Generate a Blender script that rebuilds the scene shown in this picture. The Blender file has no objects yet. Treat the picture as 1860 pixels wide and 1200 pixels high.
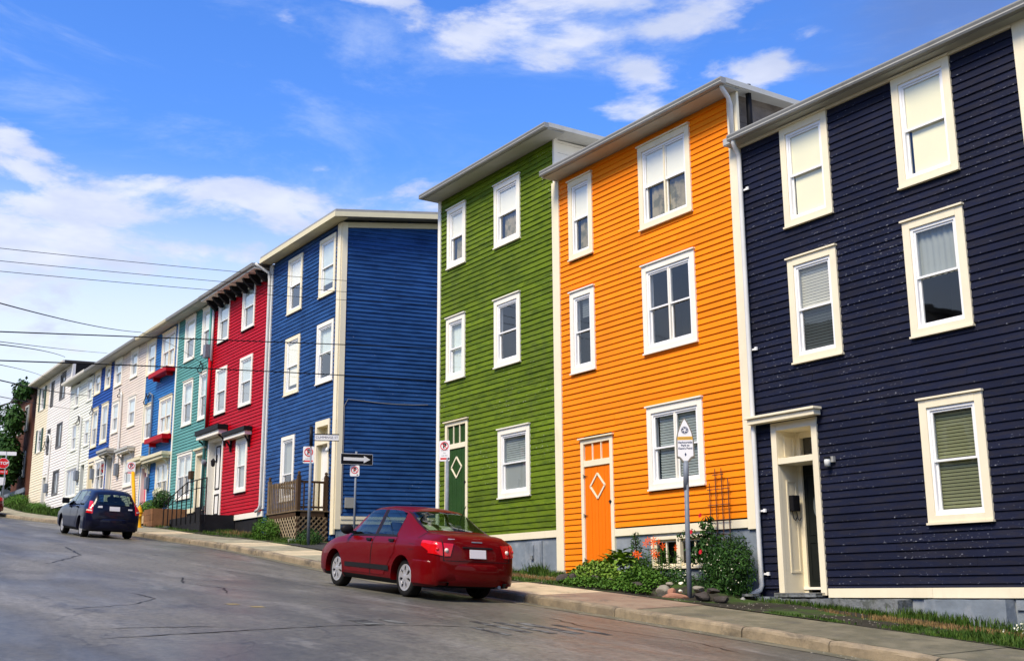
import bpy, bmesh, math, random
from mathutils import Vector, Matrix, noise as mnoise
R = math.radians
rng = random.Random(7)
sc = bpy.context.scene
COL = sc.collection

# ------------------------------------------------------------------ camera
cam_d = bpy.data.cameras.new('camera'); cam = bpy.data.objects.new('camera', cam_d); COL.objects.link(cam)
cam_d.sensor_width = 36; cam_d.lens = 40.25; cam_d.clip_start = .1; cam_d.clip_end = 3000
fx = Vector((-0.81275, 0.53908, 0.22098)).normalized(); ux = Vector((0.18773, -0.11674, 0.97526))
rx = fx.cross(ux).normalized(); ux = rx.cross(fx).normalized()
cam.matrix_world = Matrix((rx, ux, -fx)).transposed().to_4x4()
sc.camera = cam

# ------------------------------------------------------------------ node helpers
class NT:
    def __init__(s, tree): s.t = tree; s.n = tree.nodes; s.l = tree.links
    def new(s, t, **k):
        n = s.n.new(t)
        for a, b in k.items():
            if a == 'ins':
                for i, v in b.items(): n.inputs[i].default_value = v
            else: setattr(n, a, b)
        return n
    def link(s, a, b): s.l.new(a, b)
    def put(s, sock, v):
        if isinstance(v, (int, float)): sock.default_value = v
        elif isinstance(v, (tuple, list)): sock.default_value = v
        else: s.l.new(v, sock)
    def math(s, op, a, b=None, c=None, clamp=False):
        n = s.n.new('ShaderNodeMath'); n.operation = op; n.use_clamp = clamp
        for i, v in enumerate((a, b, c)):
            if v is not None: s.put(n.inputs[i], v)
        return n.outputs[0]
    def mix(s, f, a, b, blend='MIX'):
        n = s.n.new('ShaderNodeMix'); n.data_type = 'RGBA'; n.blend_type = blend; n.clamp_factor = True
        s.put(n.inputs['Factor'], f); s.put(n.inputs[6], a); s.put(n.inputs[7], b); return n.outputs[2]
    def ramp(s, f, lo, hi, a=0., b=1.):
        n = s.n.new('ShaderNodeMapRange'); n.interpolation_type = 'SMOOTHSTEP'
        s.put(n.inputs[0], f); n.inputs[1].default_value = lo; n.inputs[2].default_value = hi
        n.inputs[3].default_value = a; n.inputs[4].default_value = b; return n.outputs[0]
    def noise(s, vec, scale, detail=3., rough=.55, scl=None, dist=0.):
        if scl is not None:
            mp = s.n.new('ShaderNodeMapping'); mp.inputs['Scale'].default_value = scl; s.l.new(vec, mp.inputs[0]); vec = mp.outputs[0]
        n = s.n.new('ShaderNodeTexNoise'); s.l.new(vec, n.inputs['Vector'])
        n.inputs['Scale'].default_value = scale; n.inputs['Detail'].default_value = detail; n.inputs['Roughness'].default_value = rough
        n.inputs['Distortion'].default_value = dist
        return n.outputs['Fac']
def c4(c): return (c[0], c[1], c[2], 1.)

# ------------------------------------------------------------------ sky and sun
SUN_EL, SUN_AZ = 51., 162.          # azimuth from +Y towards +X: behind the camera, a little to the right
SKY_STRENGTH = .11
w = bpy.data.worlds.new('World'); sc.world = w; w.use_nodes = True
W_ = NT(w.node_tree); W_.n.clear()
outw = W_.new('ShaderNodeOutputWorld'); bg = W_.new('ShaderNodeBackground'); bg.inputs[1].default_value = SKY_STRENGTH
W_.link(bg.outputs[0], outw.inputs[0])
sky = W_.new('ShaderNodeTexSky'); sky.sky_type = 'NISHITA'; sky.sun_disc = False
sky.sun_elevation = R(SUN_EL); sky.sun_rotation = R(SUN_AZ); sky.air_density = 1.0; sky.dust_density = .6; sky.ozone_density = 2.0
hs = W_.new('ShaderNodeHueSaturation'); hs.inputs['Saturation'].default_value = 1.28; hs.inputs['Hue'].default_value = .508; hs.inputs['Value'].default_value = 1.38
W_.link(sky.outputs[0], hs.inputs['Color'])
tc = W_.new('ShaderNodeTexCoord'); D = tc.outputs['Generated']
sx = W_.new('ShaderNodeSeparateXYZ'); W_.link(D, sx.inputs[0])
X_, Y_, Z_ = sx.outputs
az = W_.math('MULTIPLY', W_.math('ARCTAN2', X_, Y_), 57.2958)
el = W_.math('MULTIPLY', W_.math('ARCSINE', Z_), 57.2958)
zc = W_.math('ADD', W_.math('MAXIMUM', Z_, 0.), .22)
cv = W_.new('ShaderNodeCombineXYZ')
W_.link(W_.math('DIVIDE', X_, zc), cv.inputs[0]); W_.link(W_.math('DIVIDE', Y_, zc), cv.inputs[1]); W_.link(W_.math('MULTIPLY', Z_, 3.), cv.inputs[2])
P = cv.outputs[0]
nA = W_.noise(P, 4.2, 8., .58, dist=.35)
nB = W_.noise(P, 14., 6., .62)
base = W_.math('ADD', nA, W_.math('MULTIPLY', W_.math('SUBTRACT', nB, .5), .32))
# cloud banks: azimuth, elevation, half widths, weight
blobs = [(-81.5, 20.2, 2.6, 1.5, .44), (-79.8, 18.9, 2.0, .7, .26), (-74.5, 19.1, 3.8, 1.0, .42), (-70.0, 19.3, 3.4, 1.0, .44), (-80.0, 17.5, 3.6, .9, .42), (-75.5, 17.6, 3.4, .8, .36), (-61.5, 19.4, 3.2, 1.3, .48), (-66.0, 17.9, 3.6, 1.2, .40),
         (-64.0, 29.2, 3.4, 1.0, .36), (-60.5, 28.0, 3.2, 1.1, .42), (-57.6, 26.8, 3.0, .9, .42), (-54.6, 25.8, 1.8, .7, .32), (-51.5, 29.0, 2.8, .9, .30), (-49.6, 25.2, 1.9, .9, .34), (-45.0, 28.2, 2.8, .8, .28),
         (-43.4, 24.9, 2.1, 1.1, .40), (-50.5, 23.4, 3.0, .6, .34), (-53.0, 23.8, .9, .35, .22), (-68.5, 27.6, .9, .6, .32), (-71.4, 28.4, 1.0, .5, .30), (-77.0, 15.6, 5.5, 1.4, .38), (-66.5, 20.6, .9, .3, .26), (-70.5, 16.4, 3.2, .9, .30),
         (-83, 13.8, 5.0, 1.4, .26), (-67, 24.0, 9, 2.4, -.34), (-78, 24.6, 7, 2.6, -.34), (-52.0, 21.8, 5.0, 1.0, -.1), (-57.0, 23.2, 3.0, 1.2, -.2), (-38.5, 22.5, 3.0, 2.0, -.2), (-46.6, 26.2, 1.6, .8, -.14), (-80.5, 18.5, 2.6, .45, -.30), (-72., 17.1, 4.5, .6, -.26), (-76.8, 20.0, 1.2, .6, -.2), (-47.5, 27.1, 2.4, .6, .30), (-55.5, 28.8, 3.0, .9, .30), (-52.6, 27.0, 1.6, .5, .22), (-46.8, 23.2, 1.6, .5, .24), (-40.5, 26.4, 1.6, .6, .24)]
bias = None
for (a0, e0, sa, se, wt) in blobs:
    da = W_.math('DIVIDE', W_.math('SUBTRACT', az, a0), sa); de = W_.math('DIVIDE', W_.math('SUBTRACT', el, e0), se)
    q = W_.math('ADD', W_.math('MULTIPLY', da, da), W_.math('MULTIPLY', de, de))
    gsn = W_.math('MULTIPLY', W_.math('EXPONENT', W_.math('MULTIPLY', q, -1.)), wt)
    bias = gsn if bias is None else W_.math('ADD', bias, gsn)
lowc = W_.ramp(el, 15.5, 8., 0., .25)
base = W_.math('ADD', W_.math('MULTIPLY', W_.math('SUBTRACT', base, .5), 1.55), .5)
dens = W_.math('ADD', W_.math('ADD', base, bias), lowc)
cl = W_.ramp(dens, .68, .98)
# the heavy slate cloud bank to the right
da = W_.math('DIVIDE', W_.math('SUBTRACT', az, -30.), 12.); de = W_.math('DIVIDE', W_.math('SUBTRACT', el, 28.), 7.)
dq = W_.math('EXPONENT', W_.math('MULTIPLY', W_.math('ADD', W_.math('MULTIPLY', da, da), W_.math('MULTIPLY', de, de)), -1.))
slate = W_.ramp(W_.math('ADD', dq, W_.math('MULTIPLY', W_.math('SUBTRACT', nA, .5), .9)), .15, 1.15)
shade = W_.ramp(W_.noise(P, 5., 4., .6), .35, .7)
ccol = W_.mix(shade, (4.1, 4.5, 5.7, 1), (5.5, 5.7, 6.5, 1))
skb = W_.mix(1., hs.outputs[0], (.86, 1.0, 1.24, 1), 'MULTIPLY')
hor = W_.ramp(el, 21.5, 11.)          # milky air low down
skc = W_.mix(W_.math('MULTIPLY', hor, .88), skb, (5.6, 6.2, 6.9, 1))
skc = W_.mix(W_.math('MULTIPLY', W_.ramp(el, 10.5, 4.), .8), skc, (6.5, 6.6, 6.7, 1))
veil = W_.math('MULTIPLY', W_.ramp(W_.noise(P, 2.2, 7., .66, dist=.8), .48, .78), .42)
skc = W_.mix(veil, skc, (4.6, 5.3, 6.6, 1))
cc = W_.mix(W_.math('MULTIPLY', cl, .86), skc, ccol)
cc = W_.mix(W_.math('MULTIPLY', slate, .72), cc, (1.0, 1.45, 2.9, 1))
W_.link(cc, bg.inputs[0])
sun_d = bpy.data.lights.new('sun', 'SUN'); sun_d.energy = 3.7; sun_d.angle = R(22); sun_d.color = (1., .87, .66)
sun = bpy.data.objects.new('sun', sun_d); COL.objects.link(sun)
sd = Vector((math.sin(R(SUN_AZ)) * math.cos(R(SUN_EL)), math.cos(R(SUN_AZ)) * math.cos(R(SUN_EL)), math.sin(R(SUN_EL))))
sun.rotation_euler = sd.to_track_quat('Z', 'Y').to_euler()
sc.view_settings.view_transform = 'Standard'; sc.view_settings.look = 'None'; sc.view_settings.gamma = 1
sc.view_settings.exposure = 0.58; sc.view_settings.use_curve_mapping = False
sc.cycles.max_bounces = 6; sc.cycles.transparent_max_bounces = 12; sc.cycles.caustics_reflective = False; sc.cycles.caustics_refractive = False

# ------------------------------------------------------------------ materials
def mat(name, col, rough=.6, var=.12, vscale=1.5, chips=0., chipcol=(.62, .63, .62), metal=0., bump=0., bscale=40., spec=.10, rnd=0., grime=0., coat=0., stretch=None, col2=None, c2scale=3., c2lo=.45, c2hi=.6, sheen=None, rowz=None):
    mt = bpy.data.materials.new(name); mt.use_nodes = True; N = NT(mt.node_tree); N.n.clear()
    o = N.new('ShaderNodeOutputMaterial'); b = N.new('ShaderNodeBsdfPrincipled'); N.link(b.outputs[0], o.inputs[0])
    b.inputs['Metallic'].default_value = metal; b.inputs['Specular IOR Level'].default_value = spec
    b.inputs['Coat Weight'].default_value = coat; b.inputs['Coat Roughness'].default_value = .04
    g = N.new('ShaderNodeNewGeometry'); pos = g.outputs['Position']
    c = c4(col)
    if col2 is not None:
        f = N.ramp(N.noise(pos, c2scale, 5., .6, scl=stretch), c2lo, c2hi); c = N.mix(f, c4(col), c4(col2))
    if var:
        n1 = N.noise(pos, vscale, 4., .6)
        c = N.mix(1., c, N.mix(n1, (1 - var * 1.6,) * 3 + (1,), (1 + var * 1.2,) * 3 + (1,)), 'MULTIPLY')
    if rnd:
        oi = N.new('ShaderNodeObjectInfo'); f = oi.outputs['Random']
        c = N.mix(1., c, N.mix(f, (1 - rnd,) * 3 + (1,), (1 + rnd,) * 3 + (1,)), 'MULTIPLY')
    if grime:
        f = N.ramp(N.noise(pos, 1., 6., .7, scl=(3., 3., .7)), .5, .75); c = N.mix(N.math('MULTIPLY', f, grime), c, (.09, .075, .05, 1))
    if chips:
        f1 = N.noise(pos, 1., 3., .6, scl=(17., 17., 36.)); f2 = N.noise(pos, .75, 3., .6)
        f3 = N.noise(pos, 1., 2., .5, scl=(38., 38., 75.))
        th = N.math('ADD', f1, N.math('MULTIPLY', N.math('SUBTRACT', f2, .5), .26 ))
        th = N.math('ADD', th, N.math('MULTIPLY', N.math('SUBTRACT', f3, .5), .22))
        if rowz:
            sp_ = N.new('ShaderNodeSeparateXYZ'); N.link(pos, sp_.inputs[0]); fz = N.math('FRACT', N.math('DIVIDE', N.math('SUBTRACT', sp_.outputs[2], rowz[0]), rowz[1])); th = N.math('ADD', th, N.math('MULTIPLY', N.math('SUBTRACT', .42, fz), .11))
        hi = .79 - chips * .13
        f = N.ramp(th, hi, hi + .035); c = N.mix(f, c, c4(chipcol))
    if name.startswith('car_paint'): c = N.mix(g.outputs['Backfacing'], c, (.02, .021, .021, 1))
    N.put(b.inputs['Base Color'], c)
    if sheen is not None:
        f = N.ramp(N.noise(pos, sheen[2], 4., .6), .35, .7, sheen[0], sheen[1]); N.put(b.inputs['Roughness'], f)
    else: b.inputs['Roughness'].default_value = rough
    if bump:
        bp = N.new('ShaderNodeBump'); bp.inputs['Strength'].default_value = bump; bp.inputs['Distance'].default_value = .01
        N.link(N.noise(pos, bscale, 4., .6, scl=stretch), bp.inputs['Height']); N.link(bp.outputs[0], b.inputs['Normal'])
    return mt
M = {}
M['trim'] = mat('trim_cream', (.80, .72, .52), .5, .06, 2., bump=.15, grime=.10)
M['trimw'] = mat('trim_white', (.82, .78, .67), .45, .05, 2., grime=.06)
M['vinyl'] = mat('sash_white', (.82, .82, .80), .35, .03)
M['navy'] = mat('paint_navy', (.011, .0135, .031), .5, .25, 1.2, chips=.82, chipcol=(.19, .20, .23), bump=.5, bscale=30, rnd=.14, rowz=(7.73 - 12.0, .12), col2=(.016, .0165, .028), stretch=(1, 1, 6))
M['orange'] = mat('paint_orange', (.90, .235, .004), .5, .10, 1.2, bump=.35, bscale=30, rnd=.08, grime=.10)
M['green'] = mat('paint_green', (.115, .172, .007), .55, .22, 1.2, chips=.62, chipcol=(.55, .58, .42), bump=.5, bscale=30, rnd=.15, grime=.22, rowz=(9.90 - 12.1, .121), col2=(.078, .125, .006), stretch=(1, 1, 5))
M['blue'] = mat('paint_blue', (.020, .073, .215), .5, .3, .7, chips=.45, chipcol=(.45, .5, .62), bump=.4, col2=(.014, .052, .16), stretch=(1, 1, 5), c2scale=1.6)
M['red'] = mat('paint_red', (.40, .002, .009), .5, .12, 1.2, bump=.2)
M['teal'] = mat('paint_teal', (.10, .29, .265), .5, .12, 1.2, bump=.2)
M['azure'] = mat('paint_azure', (.025, .15, .40), .5, .12, 1.2, bump=.2)
M['pink'] = mat('paint_pale_pink', (.72, .63, .54), .6, .1, 1.2, bump=.2, col2=(.6, .46, .36), c2scale=1.2, c2lo=.56, c2hi=.75)
M['royal'] = mat('paint_royal', (.010, .065, .30), .5, .12, 1.2, bump=.2)
M['mint'] = mat('paint_pale_mint', (.75, .76, .66), .6, .06, 1.2)
M['whitepink'] = mat('paint_offwhite', (.78, .74, .68), .6, .06, 1.2)
M['creamy'] = mat('paint_butter', (.78, .69, .50), .6, .07, 1.2)
M['metalw'] = mat('gutter_grey', (.30, .30, .28), .4, .12, 2., grime=.25)
M['pipew'] = mat('downpipe_white', (.66, .66, .63), .4, .1, 2., grime=.2)
M['soffit'] = mat('soffit_grey', (.42, .42, .38), .6, .1, 3.)
M['fasciac'] = mat('fascia_cream', (.66, .60, .40), .55, .08)
M['roofg'] = mat('roof_felt', (.42, .43, .42), .7, .2, 4.)
M['roofw'] = mat('roof_edge_white', (.50, .50, .46), .5, .1, 2., grime=.2)
M['roofd'] = mat('roof_dark', (.06, .055, .05), .8, .3, 4.)
M['black'] = mat('black_paint', (.012, .012, .013), .5, .1)
M['blackg'] = mat('black_gloss', (.01, .01, .012), .25, .1)
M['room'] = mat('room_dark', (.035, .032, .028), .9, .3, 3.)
M['blind_reflw'] = mat('blind_and_reflection_white', (.95, .92, .78), .8, .03)  # white blinds; on top floors this white stands in for reflected sky
M['reflc'] = mat('sky_reflection_cream', (.96, .90, .62), .8, .04)  # reflected bright sky put into a flat cream colour, navy top panes
M['blindg'] = mat('blind_grey', (.30, .33, .33), .8, .12)
M['blindy'] = mat('blind_olive', (.42, .44, .24), .8, .12)
M['blindd'] = mat('blind_dim', (.13, .15, .15), .8, .12)
M['sheer'] = mat('curtain_sheer', (.62, .70, .68), .85, .08, 3.)
M['reflbeige'] = mat('wavy_reflection_beige', (.34, .29, .18), .8, .35, 4., bump=.5, bscale=8, col2=(.16, .15, .08), c2scale=5.)  # wavy pane reflection painted as a mottled sheet, top-floor lower sashes
M['grey'] = mat('foundation_grey', (.20, .235, .27), .75, .2, 2., bump=1.2, bscale=6, col2=(.27, .30, .33), c2scale=2.5, grime=.25)
M['greyrough'] = mat('plinth_concrete', (.20, .215, .22), .85, .3, 3., bump=2.5, bscale=9, col2=(.10, .11, .10), c2scale=7, grime=.5)
M['blackf'] = mat('foundation_black', (.02, .02, .022), .8, .3, 3., bump=.8, bscale=8)
M['asphalt_side'] = mat('asphalt_side', (.05, .05, .047), .7, .25, 2.)
M['grass'] = mat('grass_blades', (.035, .080, .010), .6, .5, 3., col2=(.075, .125, .02), c2scale=9.)
M['straw'] = mat('dry_grass', (.24, .15, .06), .8, .4, 5.)
M['dirt'] = mat('verge_dirt', (.042, .038, .028), .95, .35, 2., bump=2.5, bscale=18, col2=(.05, .085, .02), c2scale=1.6, c2lo=.46, c2hi=.6)
M['leafd'] = mat('leaf_dark', (.022, .062, .012), .5, .5, 6., col2=(.045, .11, .02), c2scale=12.)
M['leafm'] = mat('leaf_mid', (.055, .13, .015), .5, .4, 6., col2=(.09, .19, .025), c2scale=12.)
M['leafl'] = mat('leaf_light', (.12, .22, .025), .5, .35, 6., col2=(.20, .30, .05), c2scale=14.)
M['bark'] = mat('bark', (.06, .045, .03), .9, .3, 8., bump=1., bscale=20)
M['lily'] = mat('lily_petal', (.72, .11, .012), .5, .15, 30.)
M['rose'] = mat('rose_petal', (.55, .01, .03), .5, .2, 30.)
M['white_f'] = mat('white_petal', (.75, .74, .55), .6, .1)
M['stone'] = mat('garden_stone', (.24, .22, .17), .85, .3, 6., bump=1.5, bscale=14)
M['stoned'] = mat('dark_stone', (.06, .052, .045), .85, .35, 6., bump=1.5, bscale=14)
M['stoner'] = mat('red_stone', (.34, .17, .11), .85, .25, 6., bump=1.2, bscale=14)
M['galv'] = mat('galvanised_steel', (.19, .215, .25), .6, .25, 12., metal=.2)
M['woodpost'] = mat('weathered_post', (.10, .09, .08), .8, .3, 10.)
M['deckw'] = mat('weathered_deck', (.20, .145, .085), .8, .35, 5., bump=1., bscale=20, stretch=(6, 6, 1), rnd=.2)
M['deckd'] = mat('deck_dark', (.075, .045, .025), .8, .3, 5., rnd=.15)
M['lattice'] = mat('lattice_wood', (.34, .27, .17), .8, .3, 6.)
M['planter'] = mat('planter_wood', (.26, .13, .06), .8, .25, 4., rnd=.15)
M['plywood'] = mat('plywood_pale', (.55, .40, .22), .8, .2, 3.)
M['signw'] = mat('sign_white', (.78, .77, .76), .4, .02)
M['signr'] = mat('sign_red', (.62, .015, .02), .4, .03)
M['signk'] = mat('sign_black', (.012, .012, .014), .4, .02)
M['signb'] = mat('sign_navy', (.02, .03, .09), .4, .02)
M['signy'] = mat('sign_amber', (.72, .40, .06), .4, .1, 20.)
M['bronze'] = mat('sign_rim', (.20, .18, .14), .5, .15, 10.)
M['yellow'] = mat('yellow_paint', (.72, .36, .01), .45, .15, 6., grime=.15)
M['pinkd'] = mat('door_pink', (.62, .03, .11), .45, .05)
M['cedar'] = mat('weathered_boards', (.20, .17, .14), .85, .35, 4., bump=1., bscale=20, stretch=(1, 1, 8))
M['brickr'] = mat('brick_brown', (.11, .045, .028), .85, .35, 3., bump=.5)
M['darkshed'] = mat('dark_cladding', (.030, .040, .048), .7, .2, 2.)
M['tyre'] = mat('tyre_rubber', (.016, .016, .016), .75, .2, 8.)
M['hub'] = mat('hubcap_silver', (.58, .58, .60), .32, .08, 8., metal=.55)
M['carred'] = mat('car_paint_red', (.120, .0004, .0012), .42, .05, coat=.30, spec=.06)
M['carblue'] = mat('car_paint_blue', (.004, .0045, .018), .34, .03, coat=.35, spec=.12)
M['carmaroon'] = mat('car_paint_maroon', (.12, .008, .012), .3, .03, coat=.8)
M['plastic'] = mat('black_plastic', (.014, .014, .015), .5, .05)
M['under'] = mat('underbody', (.008, .008, .008), .9, 0)
M['lampr'] = mat('lamp_red', (.58, .004, .006), .15, .1, 20., coat=1.)
M['lampc'] = mat('lamp_clear', (.75, .62, .52), .15, .1, 20., coat=1.)
M['plate'] = mat('plate_blank', (.72, .68, .66), .5, .02)
M['chrome'] = mat('chrome', (.7, .7, .7), .15, 0, metal=1.)
M['seat'] = mat('seat_cloth', (.13, .135, .13), .9, .2)
M['paper'] = mat('paper', (.62, .60, .42), .7, .1)
M['mesh'] = mat('wire_black', (.01, .01, .01), .6, 0)
M['lampglass'] = mat('lamp_glass', (.65, .66, .62), .2, .05)
M['rust'] = mat('trellis_rust', (.12, .06, .04), .7, .2, 20.)
M['doorw'] = mat('door_white', (.78, .77, .72), .4, .04)
M['doork'] = mat('door_black', (.012, .014, .013), .35, .15)
M['doorgreen'] = mat('door_green', (.022, .065, .014), .5, .3, 3., chips=.5, chipcol=(.35, .5, .25), bump=.6, stretch=(8, 8, 1))
M['orangep'] = mat('door_orange', (.86, .18, .004), .5, .05, bump=.3)
def glassmat(name, tint, refl=1., rough=.02):
    mt = bpy.data.materials.new(name); mt.use_nodes = True; N = NT(mt.node_tree); N.n.clear()
    o = N.new('ShaderNodeOutputMaterial'); mx = N.new('ShaderNodeMixShader'); tr = N.new('ShaderNodeBsdfTransparent'); gl = N.new('ShaderNodeBsdfGlossy')
    tr.inputs[0].default_value = c4(tint); gl.inputs['Roughness'].default_value = rough; gl.inputs[0].default_value = (.95, .97, 1, 1)
    fr = N.new('ShaderNodeLayerWeight'); fr.inputs['Blend'].default_value = .5
    g = N.new('ShaderNodeNewGeometry'); bp = N.new('ShaderNodeBump'); bp.inputs['Strength'].default_value = .05; bp.inputs['Distance'].default_value = .02
    N.link(N.noise(g.outputs['Position'], 3., 1.), bp.inputs['Height']); N.link(bp.outputs[0], gl.inputs['Normal'])
    N.link(N.math('MULTIPLY', N.math('ADD', N.math('MULTIPLY', N.math('POWER', fr.outputs['Facing'], 4.), .95), .05), refl, clamp=True), mx.inputs[0]); N.link(tr.outputs[0], mx.inputs[1]); N.link(gl.outputs[0], mx.inputs[2])
    N.link(mx.outputs[0], o.inputs[0]); return mt
M['glass'] = glassmat('window_glass', (.96, .97, .94), 1.3)
M['carglass'] = glassmat('car_glass', (.50, .60, .53), .8)

def roadmat():
    mt = bpy.data.materials.new('asphalt_road'); mt.use_nodes = True; N = NT(mt.node_tree); N.n.clear()
    o = N.new('ShaderNodeOutputMaterial'); b = N.new('ShaderNodeBsdfPrincipled'); N.link(b.outputs[0], o.inputs[0])
    g = N.new('ShaderNodeNewGeometry'); pos = g.outputs['Position']
    c = N.mix(N.noise(pos, 130., 3., .7), (.055, .052, .041, 1), (.140, .133, .108, 1))
    big = N.noise(pos, .35, 5., .6, scl=(.5, 1.4, 1.))
    c = N.mix(1., c, N.mix(N.ramp(big, .3, .7), (.58, .59, .56, 1), (1.5, 1.47, 1.38, 1)), 'MULTIPLY')
    pale = N.ramp(N.noise(pos, .8, 6., .65, scl=(.35, 1.3, 1.), dist=.6), .50, .66)
    c = N.mix(N.math('MULTIPLY', pale, .5), c, (.21, .20, .17, 1))
    dk = N.ramp(N.noise(pos, 1.1, 5., .6, scl=(.5, 1.1, 1.)), .62, .72)
    c = N.mix(N.math('MULTIPLY', dk, .5), c, (.022, .022, .02, 1))
    mot = N.noise(pos, 11., 9., .82); c = N.mix(1., c, N.mix(N.ramp(mot, .3, .7), (.52, .52, .52, 1), (1.5, 1.5, 1.5, 1)), 'MULTIPLY')
    c = N.mix(N.ramp(N.noise(pos, 260., 2., .5), .60, .72), c, (.22, .21, .18, 1))
    # hairline cracks
    nz = N.new('ShaderNodeTexNoise'); N.link(pos, nz.inputs['Vector']); nz.inputs['Scale'].default_value = 1.1; nz.inputs['Detail'].default_value = 4
    va = N.new('ShaderNodeVectorMath'); va.operation = 'MULTIPLY_ADD'; N.link(nz.outputs['Color'], va.inputs[0]); va.inputs[1].default_value = (1.6, 1.6, 1.6); N.link(pos, va.inputs[2])
    vo = N.new('ShaderNodeTexVoronoi'); vo.feature = 'DISTANCE_TO_EDGE'; vo.inputs['Scale'].default_value = .36; N.link(va.outputs[0], vo.inputs['Vector'])
    cr = N.math('MULTIPLY', N.ramp(vo.outputs['Distance'], .013, .004), N.ramp(N.noise(pos, .5, 2.), .46, .58))
    c = N.mix(N.math('MULTIPLY', cr, .35), c, (.012, .012, .011, 1))
    N.put(b.inputs['Base Color'], c)
    wet = N.ramp(N.noise(pos, .45, 5., .6, scl=(.4, 1.2, 1.), dist=.5), .35, .62)
    rr = N.math('ADD', N.math('MULTIPLY', wet, .20), .33); rr = N.math('ADD', rr, N.math('MULTIPLY', N.noise(pos, 60., 2.), .06))
    N.put(b.inputs['Roughness'], rr)
    b.inputs['Specular IOR Level'].default_value = .5
    bp = N.new('ShaderNodeBump'); bp.inputs['Strength'].default_value = .28; bp.inputs['Distance'].default_value = .004
    N.link(N.math('SUBTRACT', N.noise(pos, 110., 3., .7), N.math('MULTIPLY', cr, 2.)), bp.inputs['Height']); N.link(bp.outputs[0], b.inputs['Normal'])
    return mt
M['road'] = roadmat()
def concmat(name, a, b_, dark=(.07, .065, .05)):
    mt = bpy.data.materials.new(name); mt.use_nodes = True; N = NT(mt.node_tree); N.n.clear()
    o = N.new('ShaderNodeOutputMaterial'); b = N.new('ShaderNodeBsdfPrincipled'); N.link(b.outputs[0], o.inputs[0])
    g = N.new('ShaderNodeNewGeometry'); pos = g.outputs['Position']
    c = N.mix(N.ramp(N.noise(pos, 2.2, 6., .65), .35, .65), c4(a), c4(b_))
    c = N.mix(1., c, N.mix(N.noise(pos, 90., 3., .7), (.72, .72, .72, 1), (1.25, 1.25, 1.25, 1)), 'MULTIPLY')
    st = N.ramp(N.noise(pos, 1.7, 7., .75, dist=.4), .50, .68); c = N.mix(N.math('MULTIPLY', st, .7), c, c4(dark))
    oi = N.new('ShaderNodeObjectInfo'); c = N.mix(1., c, N.mix(oi.outputs['Random'], (.86, .86, .86, 1), (1.12, 1.12, 1.1, 1)), 'MULTIPLY')
    N.put(b.inputs['Base Color'], c); b.inputs['Roughness'].default_value = .85
    bp = N.new('ShaderNodeBump'); bp.inputs['Strength'].default_value = .9; bp.inputs['Distance'].default_value = .008
    N.link(N.noise(pos, 30., 5., .7), bp.inputs['Height']); N.link(bp.outputs[0], b.inputs['Normal']); return mt
M['slab_pale'] = concmat('slab_pale', (.58, .47, .29), (.44, .37, .23), (.16, .13, .08))
M['slab_red'] = concmat('slab_red', (.25, .165, .105), (.32, .24, .155))
M['slab_grey'] = concmat('slab_grey', (.10, .092, .052), (.17, .15, .092))
M['slab_far'] = concmat('slab_far', (.24, .22, .14), (.33, .30, .20))
M['kerb'] = concmat('kerb_concrete', (.30, .235, .145), (.17, .135, .085), (.05, .045, .035))

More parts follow.
